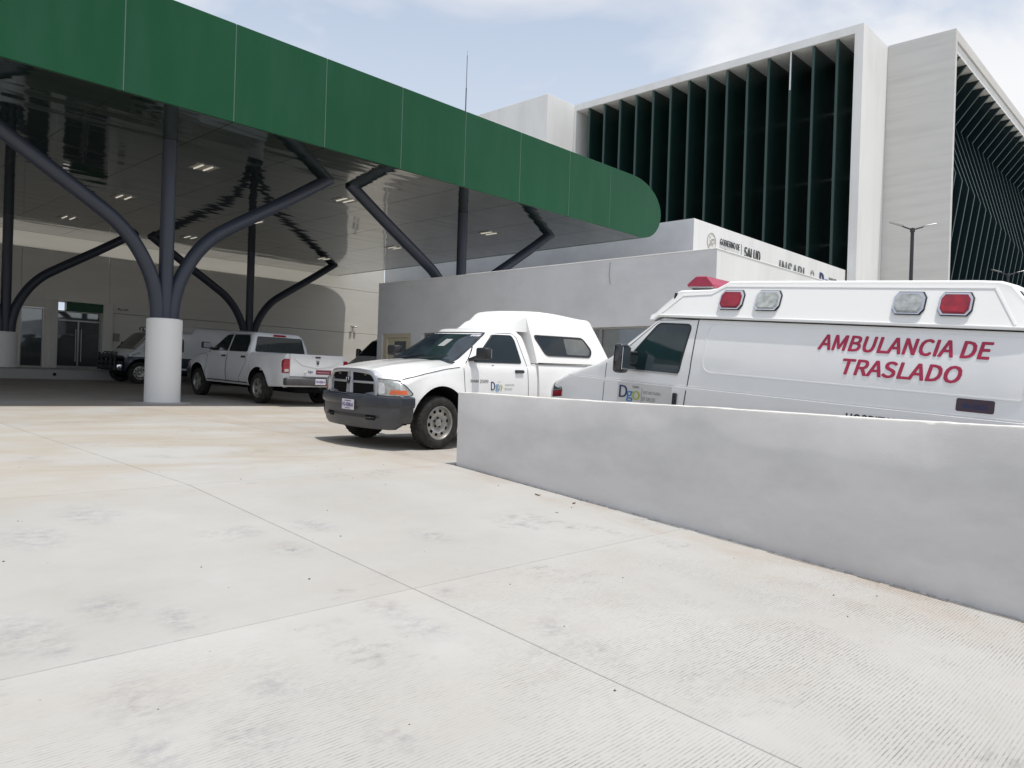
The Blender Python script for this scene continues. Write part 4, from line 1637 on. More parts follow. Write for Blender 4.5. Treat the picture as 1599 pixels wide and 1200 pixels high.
    for s in (-1, 1):
        # headlamp: projected from a slanted direction so that it wraps round the corner
        d = Vector((-0.86, -0.51 * s, 0)).normalized()
        a = Vector((-0.51 * s, 0.86, 0)).normalized() * 1.0
        O = Vector((0.75, 0.74 * s, 0)) - d * 2.0
        # a coordinates along the slanted axis
        W_ = [(-0.27, 1.025), (-0.255, 0.800), (0.02, 0.792), (0.275, 0.800), (0.315, 0.825), (0.225, 0.95), (0.13, 1.008), (0.0, 1.022)]
        P = [(p[0] * s, p[1]) for p in W_]
        P = roundpoly(P, 0.02)
        hl = patch('headlight', P, (O, a, (0, 0, 1), d), bv, 0.010, M['clear_lens'], root, step=0.05)
        ring_patch('seal', P, 0.010, (O, a, (0, 0, 1), d), bv, 0.006, M['joint_dark'], hl)
        P = roundpoly([(0.00 * s, 0.815), (0.27 * s, 0.82), (0.25 * s, 0.88), (0.035 * s, 0.88)], 0.015)
        patch('indicator', P, (O, a, (0, 0, 1), d), bv, 0.014, M['amber_lens'], hl, step=0.05)
        P = roundpoly([(-0.22 * s, 0.82), (-0.06 * s, 0.82), (-0.08 * s, 0.975), (-0.22 * s, 0.975)], 0.04)
        patch('reflector', P, (O, a, (0, 0, 1), d), bv, 0.013, M['lamp_reflector'], hl, step=0.05)
        # grille surround etc. below
    gr = empty('grille'); gr.parent = root
    gw, z0, z1 = 0.585, 0.79, 1.145
    opening = roundpoly([(-gw, z0), (gw, z0), (gw + 0.005, 0.98), (gw - 0.09, z1 - 0.02), (0.25, z1 + 0.005), (0, z1 + 0.008), (-0.25, z1 + 0.005), (-gw + 0.09, z1 - 0.02), (-gw - 0.005, 0.98)],
                        [0.03, 0.03, 0.10, 0.08, 0.1, 0.1, 0.1, 0.08, 0.10])
    patch('grille_mesh', opening, FF, bv, 0.003, M['liner'], gr, step=0.06)
    # chrome-ish surround as a solid swept ring
    def sweep_ring(poly, wI, dep, m, nm, grow=0.0):
        N_ = len(poly)
        P_ = [Vector(p) for p in poly]
        vs_, fs_ = [], []
        for i in range(N_):
            d_ = (P_[(i + 1) % N_] - P_[i - 1]).normalized()
            nn = Vector((d_.y, -d_.x))
            o_ = P_[i] + nn * 0.012
            in_ = P_[i] - nn * wI
            for (q_, dd_) in ((o_, -0.01), (o_, dep), ((o_ + in_) / 2, dep + 0.012), (in_, dep - 0.005), (in_, -0.01)):
                vs_.append((fx(q_.x) + dd_ + 0.01, q_.x, q_.y))
        for i in range(N_):
            j = (i + 1) % N_
            for k_ in range(5):
                fs_.append((i * 5 + k_, i * 5 + (k_ + 1) % 5, j * 5 + (k_ + 1) % 5, j * 5 + k_))
        mb_ = MB(); mb_.add(vs_, fs_)
        return mb_.build(nm, m, gr, smooth=50)
    sweep_ring(opening, 0.045, 0.03, M['silver_trim'], 'grille_surround')
    def cross_bar(ya, yb, za, zb, dep, nm='grille_bar'):
        mb_ = MB(); K_ = 12
        vs_, fs_ = [], []
        for i in range(K_ + 1):
            y = ya + (yb - ya) * i / K_
            x = fx(y) + 0.01
            vs_ += [(x, y, za), (x + dep, y, za + 0.006), (x + dep, y, zb - 0.006), (x, y, zb)]
        for i in range(K_):
            for k_ in range(4):
                fs_.append((i * 4 + k_, i * 4 + (k_ + 1) % 4, (i + 1) * 4 + (k_ + 1) % 4, (i + 1) * 4 + k_))
        mb_.add(vs_, fs_)
        return mb_.build(nm, M['silver_trim'], gr, bevel=0.004)
    cross_bar(-gw, -0.06, 0.948, 0.99, 0.03)
    cross_bar(0.06, gw, 0.948, 0.99, 0.03)
    mb_ = MB()
    mb_.add([(0.925, -0.075, 0.79), (0.925, 0.075, 0.79), (0.925, 0.062, 1.13), (0.925, -0.062, 1.13), (0.96, -0.06, 0.80), (0.96, 0.06, 0.80), (0.945, 0.045, 1.125), (0.945, -0.045, 1.125)],
            [(4, 5, 6, 7), (0, 4, 7, 3), (1, 2, 6, 5), (0, 1, 5, 4), (3, 7, 6, 2)])
    cpost = mb_.build('grille_post', M['silver_trim'], gr, bevel=0.01)
    for za in (0.825, 0.855, 0.885, 0.915, 1.02, 1.05, 1.08):
        for (a_, b_) in ((-gw + 0.06, -0.08), (0.08, gw - 0.06)):
            mb2 = MB(); K_ = 8; vs_, fs_ = [], []
            for i in range(K_ + 1):
                y = a_ + (b_ - a_) * i / K_
                x = fx(y) + 0.014
                vs_ += [(x, y, za), (x + 0.008, y, za + 0.002), (x + 0.008, y, za + 0.006), (x, y, za + 0.008)]
            for i in range(K_):
                for k_ in range(3):
                    fs_.append((i * 4 + k_, i * 4 + k_ + 1, (i + 1) * 4 + k_ + 1, (i + 1) * 4 + k_))
            mb2.add(vs_, fs_); mb2.build('slat', M['slat_black'], gr)
    # ram head like badge: shield with two curls
    bd = MB()
    sh = [(0.0, -0.055), (0.028, -0.03), (0.036, 0.02), (0.045, 0.045), (0.02, 0.05), (0.0, 0.042), (-0.02, 0.05), (-0.045, 0.045), (-0.036, 0.02), (-0.028, -0.03)]
    bd.prism([(p[0], p[1] + 0.985) for p in sh], 'x', 0.955, 0.968)
    bd.build('badge', M['black_plastic'], gr)
    for s in (-1, 1):
        MB().tube([(0.972, 0.006 * s, 1.02), (0.974, 0.028 * s, 1.024), (0.974, 0.032 * s, 1.0), (0.972, 0.018 * s, 0.99)], 0.006, 6).build('badge', M['chrome'], gr)
    # hood line seams
    both(lambda fr, T: line_patch('hood_gap', T([(0.62, 1.03), (0.3, 1.125), (-0.1, 1.20), (-0.40, 1.235)]), 0.007, fr, bv, 0.007, M['joint_dark'], body))
    # bumper
    bm_ = MB()
    path = []
    for k in range(25):
        y = 0.995 * math.sin(math.pi * (k / 24 - 0.5))
        path.append((nose(0.90, y) + 0.085 - 0.02 * abs(y) ** 2, y))
    path = [(0.50, -1.0), (0.56, -1.005), (0.63, -1.0)] + [p for p in path if p[0] > 0.70] + [(0.63, 1.0), (0.56, 1.005), (0.50, 1.0)]
    pf = [(-0.10, 0.785), (-0.025, 0.785), (0.0, 0.765), (0.008, 0.68), (-0.004, 0.635), (-0.028, 0.62), (-0.03, 0.48), (-0.045, 0.35), (-0.075, 0.30), (-0.16, 0.295)]
    vs_, fs_, mi_ = [], [], []
    n_ = len(path)
    for i, (x, y) in enumerate(path):
        p0 = Vector(path[max(i - 1, 0)]); p1 = Vector(path[min(i + 1, n_ - 1)])
        d_ = (p1 - p0).normalized(); nn = Vector((d_.y, -d_.x))
        ed = min(1.0, (n_ - 1 - i) / 4, i / 4) if True else 1
        for (o_, z) in pf:
            zz = z
            if z < 0.45: zz = z + 0.07 * max(0, 1 - abs(y) / 0.7) * 0 + 0.10 * max(0, abs(y) - 0.85) / 0.15
            xs_ = 0.0
            vs_.append((x + nn.x * o_ , y + nn.y * o_, zz))
    kp = len(pf)
    for i in range(n_ - 1):
        for k_ in range(kp - 1):
            fs_.append((i * kp + k_, i * kp + k_ + 1, (i + 1) * kp + k_ + 1, (i + 1) * kp + k_))
            mi_.append(1 if k_ < 4 else 0)  # upper band takes the colour with the painted sky reflection
    bm_.v = vs_; bm_.f = fs_; bm_.mi = mi_
    bp = bm_.build('front_bumper', [M['bumper_grey'], M['bumper_sky_tint']], root, smooth=45)
    bb = bvh_of(bp.data)
    P = roundpoly([(-0.62, 0.455), (0.62, 0.455), (0.66, 0.485), (0.60, 0.505), (-0.60, 0.505), (-0.66, 0.485)], 0.015)
    patch('bumper_slot', P, FF, bb, 0.002, M['black_plastic'], bp)
    for s in (-1, 1):
        P = roundpoly([(s * 0.40, 0.43), (s * 0.58, 0.43), (s * 0.60, 0.50), (s * 0.40, 0.50)], 0.025)
        patch('tow_hook_recess', P, FF, bb, 0.004, M['liner'], bp)
        MB().tube([(0.90, s * 0.43, 0.465), (0.955, s * 0.45, 0.465), (0.955, s * 0.53, 0.465), (0.88, s * 0.56, 0.465)], 0.012, 8).build('tow_hook', M['black_plastic'], bp)
    box('radiator_shroud', (0.45, 0.80, -0.80, 0.80, 0.36, 0.52), M['liner'], root, 0.02)
    box('chassis', (tail + 0.2, 0.5, -0.42, 0.42, 0.33, 0.50), M['liner'], root, 0.02)
    MB().tube([(0, -0.7, 0.40), (0, 0.7, 0.40)], 0.05, 10).build('axle', M['liner'], root)
    MB().tube([(-wb, -0.7, 0.40), (-wb, 0.7, 0.40)], 0.06, 10).build('axle', M['liner'], root)
    if 'front_plate' in opts:
        o_ = box('licence_plate', (1.0, 1.008, 0.10 - 0.15 - 0.03, 0.10 + 0.15 - 0.03, 0.555, 0.705), M['plate'], root, 0.003)
        o_ = box('licence_plate', (0.985, 0.993, -0.15, 0.15, 0.535, 0.685), M['plate'], root, 0.003) if False else o_
        text_flat('lettering', 'FG-4396-A', 0.055, (1.010, 0.07, 0.60), (0, 1, 0), (0, 0, 1), M['purple_print'], o_, 0.26, 0.02, 0.001)
        text_flat('lettering', 'DURANGO', 0.020, (1.010, 0.07, 0.675), (0, 1, 0), (0, 0, 1), M['purple_print'], o_, 0.16, 0.01, 0.001)
        text_flat('lettering', 'TRANSPORTE', 0.014, (1.010, 0.07, 0.570), (0, 1, 0), (0, 0, 1), M['purple_print'], o_, 0.14, 0.01, 0.001)
    # ---------------- writing on the door
    if 'door_logo' in opts:
        def fr_logo(fr, T):
            sgn = -1 if fr is FL else 1
            tx = lambda x: sgn * x
            text_patch('lettering', 'RAM 2500', 0.045, (tx(-0.80), 1.005), fr, bv, 0.004, M['grey_print'], root, 0.38, 0.015)
            dgx = -1.18
            lg = text_patch('logo', 'D', 0.135, (tx(dgx) - 0.085, 0.885), fr, bv, 0.004, M['navy_print'], root, 0.09, 0.006)
            text_patch('logo', 'g', 0.115, (tx(dgx) + 0.008, 0.865), fr, bv, 0.005, M['blue_print'], root, 0.07, 0.004)
            text_patch('logo', 'o', 0.09, (tx(dgx) + 0.085, 0.885), fr, bv, 0.006, M['green_print'], root, 0.08, 0.004)
            text_patch('lettering', 'TODOS', 0.016, (tx(dgx) + 0.055, 1.01), fr, bv, 0.004, M['grey_print'], root, 0.06)
            text_patch('lettering', 'SECRETARÍA', 0.036, (tx(dgx) + 0.30, 0.955), fr, bv, 0.004, M['grey_print'], root, 0.22)
            text_patch('lettering', 'DE SALUD', 0.036, (tx(dgx) + 0.27, 0.885), fr, bv, 0.004, M['grey_print'], root, 0.17)
        both(fr_logo)
    both(lambda fr, T: patch('fuel_door', roundpoly(T([(-wb + 0.85, 1.02), (-wb + 0.68, 1.02), (-wb + 0.68, 1.19), (-wb + 0.85, 1.19)]), 0.02), fr, bv, 0.004, paint, body) if False else None)
    # sill line and body crease
    both(lambda fr, T: line_patch('sill_strip', T([(-0.56, 0.505), (-wb + 0.55, 0.505)]), 0.03, fr, bv, 0.004, M['black_plastic'] if not lower else lower, body))
    # ---------------- rear
    tl_z0, tl_z1 = 0.84, 1.20
    for s in (-1, 1):
        P = roundpoly([(-0.955 * s, tl_z0), (-0.80 * s, tl_z0), (-0.79 * s, tl_z1), (-0.90 * s, tl_z1), (-0.945 * s, tl_z1 - 0.06)], 0.02)
        lamp = MB()
        yy = (0.795, 0.965)
        lamp.prism([(s * yy[0], tl_z0), (s * yy[1], tl_z0), (s * (yy[1] - 0.01), tl_z1 - 0.08), (s * (yy[1] - 0.04), tl_z1), (s * yy[0], tl_z1)], 'x', tail - 0.022, tail + 0.10)
        tl = lamp.build('tail_light', M['red_lens'], root, bevel=0.012, seg=2)
        box('reverse_lens', (tail - 0.028, tail - 0.0225, s * 0.815, s * 0.93, tl_z0 + 0.03, tl_z0 + 0.10), M['clear_lens'], tl, 0.002)
    tg = box('tailgate', (tail - 0.035, tail - 0.002, -0.785, 0.785, 0.76, 1.33), paint, root, 0.012, 2)
    MB().prism([(-0.70, 1.22), (0.70, 1.22), (0.45, 1.05), (0.0, 0.98), (-0.45, 1.05)], 'x', tail - 0.041, tail - 0.034).build('pressed_panel', paint, tg, bevel=0.003)
    box('tailgate_handle', (tail - 0.052, tail - 0.0405, -0.075, 0.075, 1.245, 1.285), M['black_plastic'], tg, 0.005)
    MB().prism([(p[0] * 1.1, p[1] * 1.1 + 1.13) for p in sh], 'x', tail - 0.05, tail - 0.0415).build('badge', M['black_plastic'], tg)
    for s in (-1, 1):
        MB().tube([(tail - 0.054, 0.006 * s, 1.17), (tail - 0.056, 0.03 * s, 1.174), (tail - 0.056, 0.034 * s, 1.145), (tail - 0.054, 0.018 * s, 1.13)], 0.007, 6).build('badge', M['chrome'], tg)
    rbp = MB()
    rbp.box(tail - 0.20, tail - 0.01, -0.96, 0.96, 0.54, 0.73)
    rb_ = rbp.build('rear_bumper', M['bumper_grey'], root, bevel=0.03, seg=2, smooth=50)
    box('step_pad', (tail - 0.19, tail - 0.02, -0.40, 0.40, 0.731, 0.74), M['black_plastic'], rb_)
    MB().tube([(tail - 0.28, 0, 0.46), (tail + 0.3, 0, 0.46)], 0.04, 8).build('tow_hitch', M['liner'], root)
    box('spare_wheel', (tail + 0.15, tail + 0.75, -0.36, 0.36, 0.34, 0.50), M['liner'], root, 0.06)
    if rear_detail:
        o_ = box('licence_plate', (tail - 0.212, tail - 0.2045, -0.15, 0.15, 0.57, 0.72), M['plate'], root, 0.003)
        text_flat('lettering', 'FG-4385-A', 0.06, (tail - 0.214, 0, 0.615), (0, -1, 0), (0, 0, 1), M['purple_print'], o_, 0.25, 0.02, 0.001)
        text_flat('logo', 'Dgo', 0.07, (tail - 0.036, 0.20, 0.85), (0, -1, 0), (0, 0, 1), M['navy_print'], tg, 0.14, 0.02, 0.001)
        MB().tube([(tail - 0.037, 0.36, 0.885), (tail - 0.0375, 0.36, 0.885 + 0.001)], 0.028, 12).build('logo', M['faint_print'], tg)
        MB().lathe([(0.001, -0.0375 + tail), (0.026, -0.0375 + tail)], 12, 'Y').build('logo', M['grey_print'], tg).location = (0, 0, -50) if False else (0, 0, 0)
        st_ = box('bumper_sticker', (tail - 0.0375, tail - 0.0355, -0.42, 0.04, 0.83, 0.945), M['bumper_sticker'], tg)
        box('sticker_band', (tail - 0.0385, tail - 0.038, -0.36, 0.0, 0.868, 0.895), M['faint_plum'], st_)
        # rear window and high brake light
        rw = roundpoly([(-0.74, 1.35), (0.74, 1.35), (0.655, 1.745), (-0.655, 1.745)], 0.04)
        FBc = ((-8, 0, 0), (0, -1, 0), (0, 0, 1), (1, 0, 0))
        patch('rear_window', rw, FBc, cb, 0.006, M['car_glass'], root, step=0.07)
        ring_patch('window_seal', rw, 0.012, FBc, cb, 0.008, M['black_plastic'], root)
        patch('brake_light', roundpoly([(-0.20, 1.775), (0.20, 1.775), (0.17, 1.825), (-0.17, 1.825)], 0.012), FBc, cb, 0.015, M['red_lens'], root, skirt=0.03)
    # ---------------- cap over the bed
    if cap:
        xf_, h_ = cap
        ct, cbk = tail + 0.02, cabr
        def ccs(x):
            if x > cabr - 0.03: zb = 1.86; wb_ = 0.60
            else: zb = 1.335; wb_ = 0.935
            zt = sinterp(x, [(tail, h_ - 0.04), (cabr - 0.5, h_ + 0.02), (cabr - 0.05, h_ - 0.005), (cabr + 0.28, h_ - 0.17), (cabr + 0.58, 1.885)])
            wt_ = sinterp(x, [(tail, 0.66), (cabr - 0.2, 0.66), (cabr + 0.60, 0.50)])
            pts = [(0, zb), (0.4 * wb_, zb)]
            if zb > 1.5:
                wb_ = wt_ + 0.035
            for k in range(9):
                t_ = k / 8
                z = zb + (zt - 0.13 * min(1, (zt - zb) / 0.3) - zb) * t_
                y = wb_ + (wt_ - wb_) * t_ ** 1.15
                pts.append((y, z))
            y0_, z0_ = pts[-1]
            for k in range(1, 6):
                a = math.pi / 2 * k / 5
                pts.append((y0_ - 0.16 * (1 - math.cos(a)), z0_ + (zt - 0.02 - z0_) * math.sin(a)))
            pts += [(y0_ * 0.5, zt - 0.008), (0, zt)]
            sh_ = 0.30 if x < cabr - 1.5 else 0.30 * max(0, (cabr - 0.2 - x) / 1.3)
            k2 = max(0, min(1, (cabr - 0.3 - x) / (cabr - 0.3 - tail)))
            return [(x + (z - 1.335) * 0.42 * k2 ** 2, y, z) for (y, z) in pts]
        xs2 = []
        x = cabr + 0.58
        while x > tail:
            xs2.append(x); x -= 0.06
        xs2 += [cabr - 0.0299, cabr - 0.0301, tail]
        xs2 = sorted(set(xs2), reverse=True)
        cp = loft(xs2, ccs).build('camper_cap', M['fibreglass'], root, smooth=32)
        cpb = bvh_of(cp.data)
        def capwin(fr, T):
            pw = roundpoly(T([(cabr - 0.10, 1.80), (cabr - 0.30, 1.49), (cabr - 1.52, 1.49), (cabr - 1.60, 1.60), (cabr - 1.42, 1.81)]), [0.05, 0.08, 0.08, 0.08, 0.08])
            patch('cap_window', pw, fr, cpb, 0.006, M['car_glass'], cp, step=0.08)
            ring_patch('window_seal', pw, 0.022, fr, cpb, 0.012, M['black_plastic'], cp)
            line_patch('cap_seal', T([(cabr - 0.06, 1.34), (tail + 0.06, 1.34)]), 0.014, fr, cpb, 0.004, M['joint_dark'], cp)
        both(capwin)
        if cap and 'cap_slider' in opts:
            def cs2(fr, T):
                patch('sliding_pane', roundpoly(T([(cabr - 0.86, 1.79), (cabr - 0.86, 1.505), (cabr - 1.49, 1.505), (cabr - 1.56, 1.60), (cabr - 1.42, 1.79)]), 0.04), fr, cpb, 0.009, M['cap_pane'], cp, step=0.08)
            both(cs2)
    wm_ = make_wheel_meshes(WR, 0.265, wheel)
    add_wheels(root, wm_, [(0, 0.865), (0, -0.865), (-wb, 0.865), (-wb, -0.865)], WR)
    return root, body, bv, cab, cb


M['bumper_sky_tint'] = mat('sky_tinted_bumper_plastic', (0.024, 0.030, 0.042), 0.36, var=0.06, vscale=6, bump=0.1, bscale=300,
                       dirt=(0.12, 0.12, 0.12), dscale=(3, 3, 5), damt=0.25)  # blue of the reflected sky is put into this plastic's colour
M['cap_pane'] = mat('clear_cap_pane', (0.10, 0.105, 0.10), 0.08, var=0.35, vscale=3, spec=0.8)

# regular cab pickup with a raised camper cap
t1 = pickup('pickup_truck', 3.06, -2.14, -4.28, False, M['white_paint'], None, (0, 2.24), 'steel', False,
            ('sticker', 'front_plate', 'door_logo', 'cap_slider'))[0]
tag(t1, 'white regular cab pickup with raised camper cap and grey bumper, parked in the sun', 'pickup truck')
t1.matrix_world = ground_frame(7.60, 9.61, (-1, 0), R(0.9))

# crew cab pickup seen from the rear, under the canopy
t2 = pickup('pickup_truck', 3.50, -2.88, -4.68, True, M['silver_paint'], None, None, 'alloy', True, ())[0]
tag(t2, 'white crew cab pickup seen from behind, parked half in the canopy shade', 'pickup truck')
t2.matrix_world = ground_frame(10.97, 22.0, (0, 1), 0)

# ------------------------------------------------------------------ vans
def van(name, L, raised, detail, police=False):
    """x=0 at nose, +x forward, body runs to -L"""
    root = empty(name)
    wz, WRv = 0.42, 0.385
    wx = [-0.82, -0.82 - 3.5] if not police else [-0.68, -3.95]

    def flare(x, z):
        f = 0.0
        for c in wx:
            d = math.hypot(x - c, z - wz)
            if 0.34 < d < 0.7:
                f = max(f, 0.018 * math.exp(-((d - 0.47) / 0.08) ** 2))
        return f

    ZT = 2.115
    PROF = [(-1.75, ZT), (-1.60, 2.04), (-1.02, 1.555), (-0.90, 1.49), (-0.5, 1.34), (-0.2, 1.22), (-0.05, 1.155), (0.0, 1.09)]
    if police:
        PROF = [(-L, 2.12), (-2.65, 2.12), (-2.50, 1.90), (-1.9, 1.88), (-1.25, 1.86), (-1.05, 1.79), (-0.48, 1.20), (-0.38, 1.15), (-0.12, 1.03), (0.0, 0.94)]
    if police == 'short':
        PROF = [(-L, 2.12), (-1.45, 2.10), (-1.28, 2.02), (-0.62, 1.36), (-0.5, 1.27), (-0.1, 1.03), (0.0, 0.90)]

    def ztop(x):
        return interp(x, PROF)

    def cs(x):
        zt = ztop(x)
        zb = 0.42
        tp = 1.0 - 0.05 * max(0, (x + 0.55) / 0.55) ** 2 if x > -0.55 else 1.0
        if x < -L + 0.35:
            tp *= 1 - 0.045 * ((-L + 0.35 - x) / 0.35) ** 2
        def Y(z):
            y = interp(z, [(0.42, 0.93), (0.50, 0.975), (0.70, 1.0), (1.10, 1.005), (1.248, 1.004), (1.256, 0.994), (1.40, 0.988), (1.56, 0.975), (1.80, 0.935), (2.0, 0.895), (2.12, 0.86)])
            return y * tp + flare(x, z)
        zs = [0.42, 0.46, 0.56, 0.66, 0.76, 0.86, 0.96, 1.06]
        top_s = zt - 0.07
        z_up = [1.15, 1.20, 1.240, 1.248, 1.256, 1.264, 1.40, 1.56, 1.68, 1.80, 1.90, 1.98]
        pts = [(0, zb), (0.5, zb)]
        for z in zs + z_up + [9]:
            z = min(z, top_s)
            pts.append((Y(z), z))
        yt = Y(top_s)
        pts += [(yt - 0.012, zt - 0.04), (yt - 0.04, zt - 0.015), (yt - 0.09, zt + 0.0), (yt * 0.7, zt + 0.028), (yt * 0.35, zt + 0.042), (0, zt + 0.045)]
        out_ = []
        for (y, z) in pts:
            w_ = 0.0
            if x > -0.4: w_ = (0.16 if police else 0.07) * (abs(y)) ** 3 * (x + 0.4) / 0.4
            elif -1.75 < x: w_ = 0
            xx = x - w_
            if -1.9 < x < -0.9 and z > 1.50:
                xx -= 0.14 * (abs(y) / 0.9) ** 2 * 0
            out_.append((xx, y, z))
        return out_
    xs = []
    x = 0.0
    while x > -L:
        xs.append(round(x, 3)); x -= 0.06
    xs += [-0.02, -0.035, -1.02, -1.60, -1.75, -L, -L + 0.02]
    xs = sorted(set(xs), reverse=True)
    me = loft(xs, cs).mesh('body')
    me.materials.append(M['silver_paint'] if police == 'patrol' else M['white_paint']); me.materials.append(M['liner'])
    cut = MB()
    for c in wx:
        for s in (-1, 1):
            n_ = 36
            cut.prism([(c + 0.47 * math.cos(2 * math.pi * k / n_), wz + 0.47 * math.sin(2 * math.pi * k / n_)) for k in range(n_)], 'y', s * 0.55, s * 1.3)
    cme = cut.mesh('cut'); cme.materials.append(M['liner'])
    me2 = boolean(me, [cme], None)
    if police == 'patrol':
        me2.materials.append(M['navy_paint'])
        for p in me2.polygons:
            if me2.materials[p.material_index] == M['silver_paint'] and p.center.z < 0.93: p.material_index = len(me2.materials) - 1
    body = link('body', me2, [], root, 24)
    bv = bvh_of(me2)
    # windscreen on top surface, seen from above-front
    d = Vector((-0.62, 0, -0.78)).normalized()
    a, b = Vector((0, 1, 0)), Vector((-0.78, 0, 0.62)).normalized()
    O = Vector((-1.32, 0, 1.80)) - d * 2
    P = roundpoly([(-0.86, -0.40), (0.86, -0.40), (0.78, 0.42), (-0.78, 0.42)], 0.07)
    if police:
        d = Vector((-0.72, 0, -0.69)).normalized()
        b = Vector((-0.69, 0, 0.72)).normalized()
        O = Vector((-0.76, 0, 1.49)) - d * 2
        if police == 'short': O = Vector((-0.95, 0, 1.69)) - d * 2
    patch('windscreen', P, (O, a, b, d), bv, 0.006, M['windscreen'], root, step=0.1)
    ring_patch('windscreen_seal', P, 0.015, (O, a, b, d), bv, 0.008, M['black_plastic'], root)
    win = [(-1.24, 1.44), (-1.65, 1.965), (-1.69, 1.985), (-2.10, 1.985), (-2.03, 1.415), (-1.29, 1.405)]
    if police:
        win = [(-0.85, 1.22), (-1.18, 1.62), (-1.22, 1.64), (-2.15, 1.66), (-2.15, 1.20), (-0.88, 1.19)]
        if police == 'short':
            win = [(-0.90, 1.40), (-1.30, 1.84), (-1.34, 1.87), (-2.05, 1.88), (-2.05, 1.36), (-0.93, 1.36)]
    def sd(fr, T):
        pw = roundpoly(T(win), [0.02, 0.04, 0.02, 0.05, 0.03, 0.02])
        patch('side_window', pw, fr, bv, 0.004, M['van_glass'], root, step=0.08)
        ring_patch('window_seal', pw, 0.020, fr, bv, 0.006, M['black_plastic'], root)
        if police: return
        line_patch('window_sill', T([(-1.26, 1.395), (-2.03, 1.392)]), 0.02, fr, bv, 0.012, M['alu'], root)
        for ln in ([(-0.98, 0.5), (-0.98, 1.46)], [(-2.19, 2.06), (-2.19, 1.45), (-2.12, 0.5)], [(-1.08, 1.50), (-1.66, 2.035), (-2.19, 2.06)]):
            line_patch('door_gap', T(ln), 0.011 if ln[0][0] < -1.9 else 0.006, fr, bv, 0.003, M['joint_dark'], body)
        P = roundpoly(T([(-2.06, 1.00), (-2.01, 1.00), (-2.01, 1.17), (-2.06, 1.17)]), 0.015)
        patch('door_handle', P, fr, bv, 0.025, M['black_plastic'], root, skirt=0.03)
        # side marker lamp by the headlight
        P = roundpoly(T([(-0.035, 0.93), (-0.12, 0.93), (-0.13, 1.135), (-0.04, 1.125)]), 0.015)
        patch('corner_lamp_housing', P, fr, bv, 0.006, M['black_plastic'], root)
        P = roundpoly(T([(-0.045, 1.02), (-0.11, 1.02), (-0.115, 1.12), (-0.045, 1.11)]), 0.01)
        patch('headlight', P, fr, bv, 0.010, M['clear_lens'], root)
        P = roundpoly(T([(-0.045, 0.94), (-0.105, 0.94), (-0.105, 1.01), (-0.045, 1.01)]), 0.01)
        patch('corner_lamp', P, fr, bv, 0.010, M['red_lens'], root)
    both(sd)
    # mirrors
    mx_, mz_ = (-1.40, 1.47) if not police else ((-0.88, 1.24) if police == 'patrol' else (-0.95, 1.45))
    for s in (-1, 1):
        y0 = 1.0 * s
        mr = MB().tube([(mx_, y0 * 0.97, mz_), (mx_ + .02, y0 + 0.10 * s, mz_), (mx_ + .03, y0 + 0.20 * s, mz_ - .01)], 0.03, 10)
        mr.tube([(mx_ - .02, y0 * 0.98, mz_ + .14), (mx_ + .01, y0 + 0.10 * s, mz_ + .135), (mx_ + .03, y0 + 0.20 * s, mz_ + .12)], 0.022, 10)
        mir = mr.build('mirror', M['black_plastic'], root, smooth=50)
        hb_ = MB().box(mx_ - .05, mx_ + .09, y0 + 0.14 * s, y0 + 0.34 * s, mz_ - .12, mz_ + .24)
        hb_.build('mirror_housing', M['mirror_black'], mir, bevel=0.05, seg=4, smooth=60)
        box('mirror_glass', (mx_ - .056, mx_ - .0505, min(y0 + 0.16 * s, y0 + 0.32 * s), max(y0 + 0.16 * s, y0 + 0.32 * s), mz_ - .07, mz_ + .20), M['chrome'], mir)
    fb_ = MB().box(-0.10, 0.09, -0.93, 0.93, 0.46, 0.68)
    fb_.build('front_bumper', M['chrome'], root, bevel=0.03, seg=2, smooth=50)
    grl = box('grille', (-0.02, 0.02, -0.62, 0.62, 0.80, 1.10), M['black_plastic'], root, 0.01)
    for z in (0.86, 0.92, 0.98, 1.04):
        box('slat', (0.0205, 0.03, -0.60, 0.60, z - 0.012, z + 0.012), M['chrome'], grl)
    box('chassis', (-L + 0.1, -0.2, -0.6, 0.6, 0.30, 0.46), M['liner'], root)
    wm_ = make_wheel_meshes(WRv, 0.235, 'steel')
    add_wheels(root, wm_, [(wx[0], 0.87), (wx[0], -0.87), (wx[1], 0.87), (wx[1], -0.87)], WRv)
    if not raised:
        return root, bv
    # ---------------- raised roof
    def zr(x): return 2.11 + 0.82 * (-2.11 + interp(x, [(-L + 0.02, 2.14), (-L + 0.06, 2.22), (-L + 0.33, 2.60), (-L + 0.42, 2.635), (-L + 0.6, 2.645), (-2.55, 2.635), (-2.46, 2.625), (-2.32, 2.525), (-2.22, 2.505), (-1.84, 2.49), (-1.80, 2.47), (-1.76, 2.40), (-1.52, 2.13), (-1.48, 2.11)]))
    def rcs(x):
        zt = zr(x)
        zb = 2.075 if x < -1.60 else 2.03 + 0.0
        zb = min(zb, zt - 0.03)
        h_ = (zt - zb)
        pts = [(0, zb), (0.5, zb)]
        yb_ = 0.905
        yt_ = 0.735 if h_ > 0.3 else 0.905 - (0.17) * h_ / 0.55
        tpx = 1.0 - 0.05 * max(0, (x + 1.9) / 0.35)
        if x < -L + 0.35: tpx *= 1 - 0.05 * ((-L + 0.35 - x) / 0.35) ** 2
        yt_ = 0.905 - 0.185 * min(1, h_ / 0.56)
        pts += [(yb_ * tpx, zb), (yb_ * tpx, zb + min(0.03, h_ * 0.2))]
        ys_ = yb_ - 0.012
        for k in range(8):
            t_ = k / 7
            z = zb + min(0.035, h_ * 0.25) + (h_ - min(0.035, h_ * 0.25) - min(0.05, h_ * 0.3)) * t_
            pts.append(((ys_ + (yt_ - ys_) * t_) * tpx, z))
        y0_ = yt_ * tpx; z0_ = pts[-1][1]
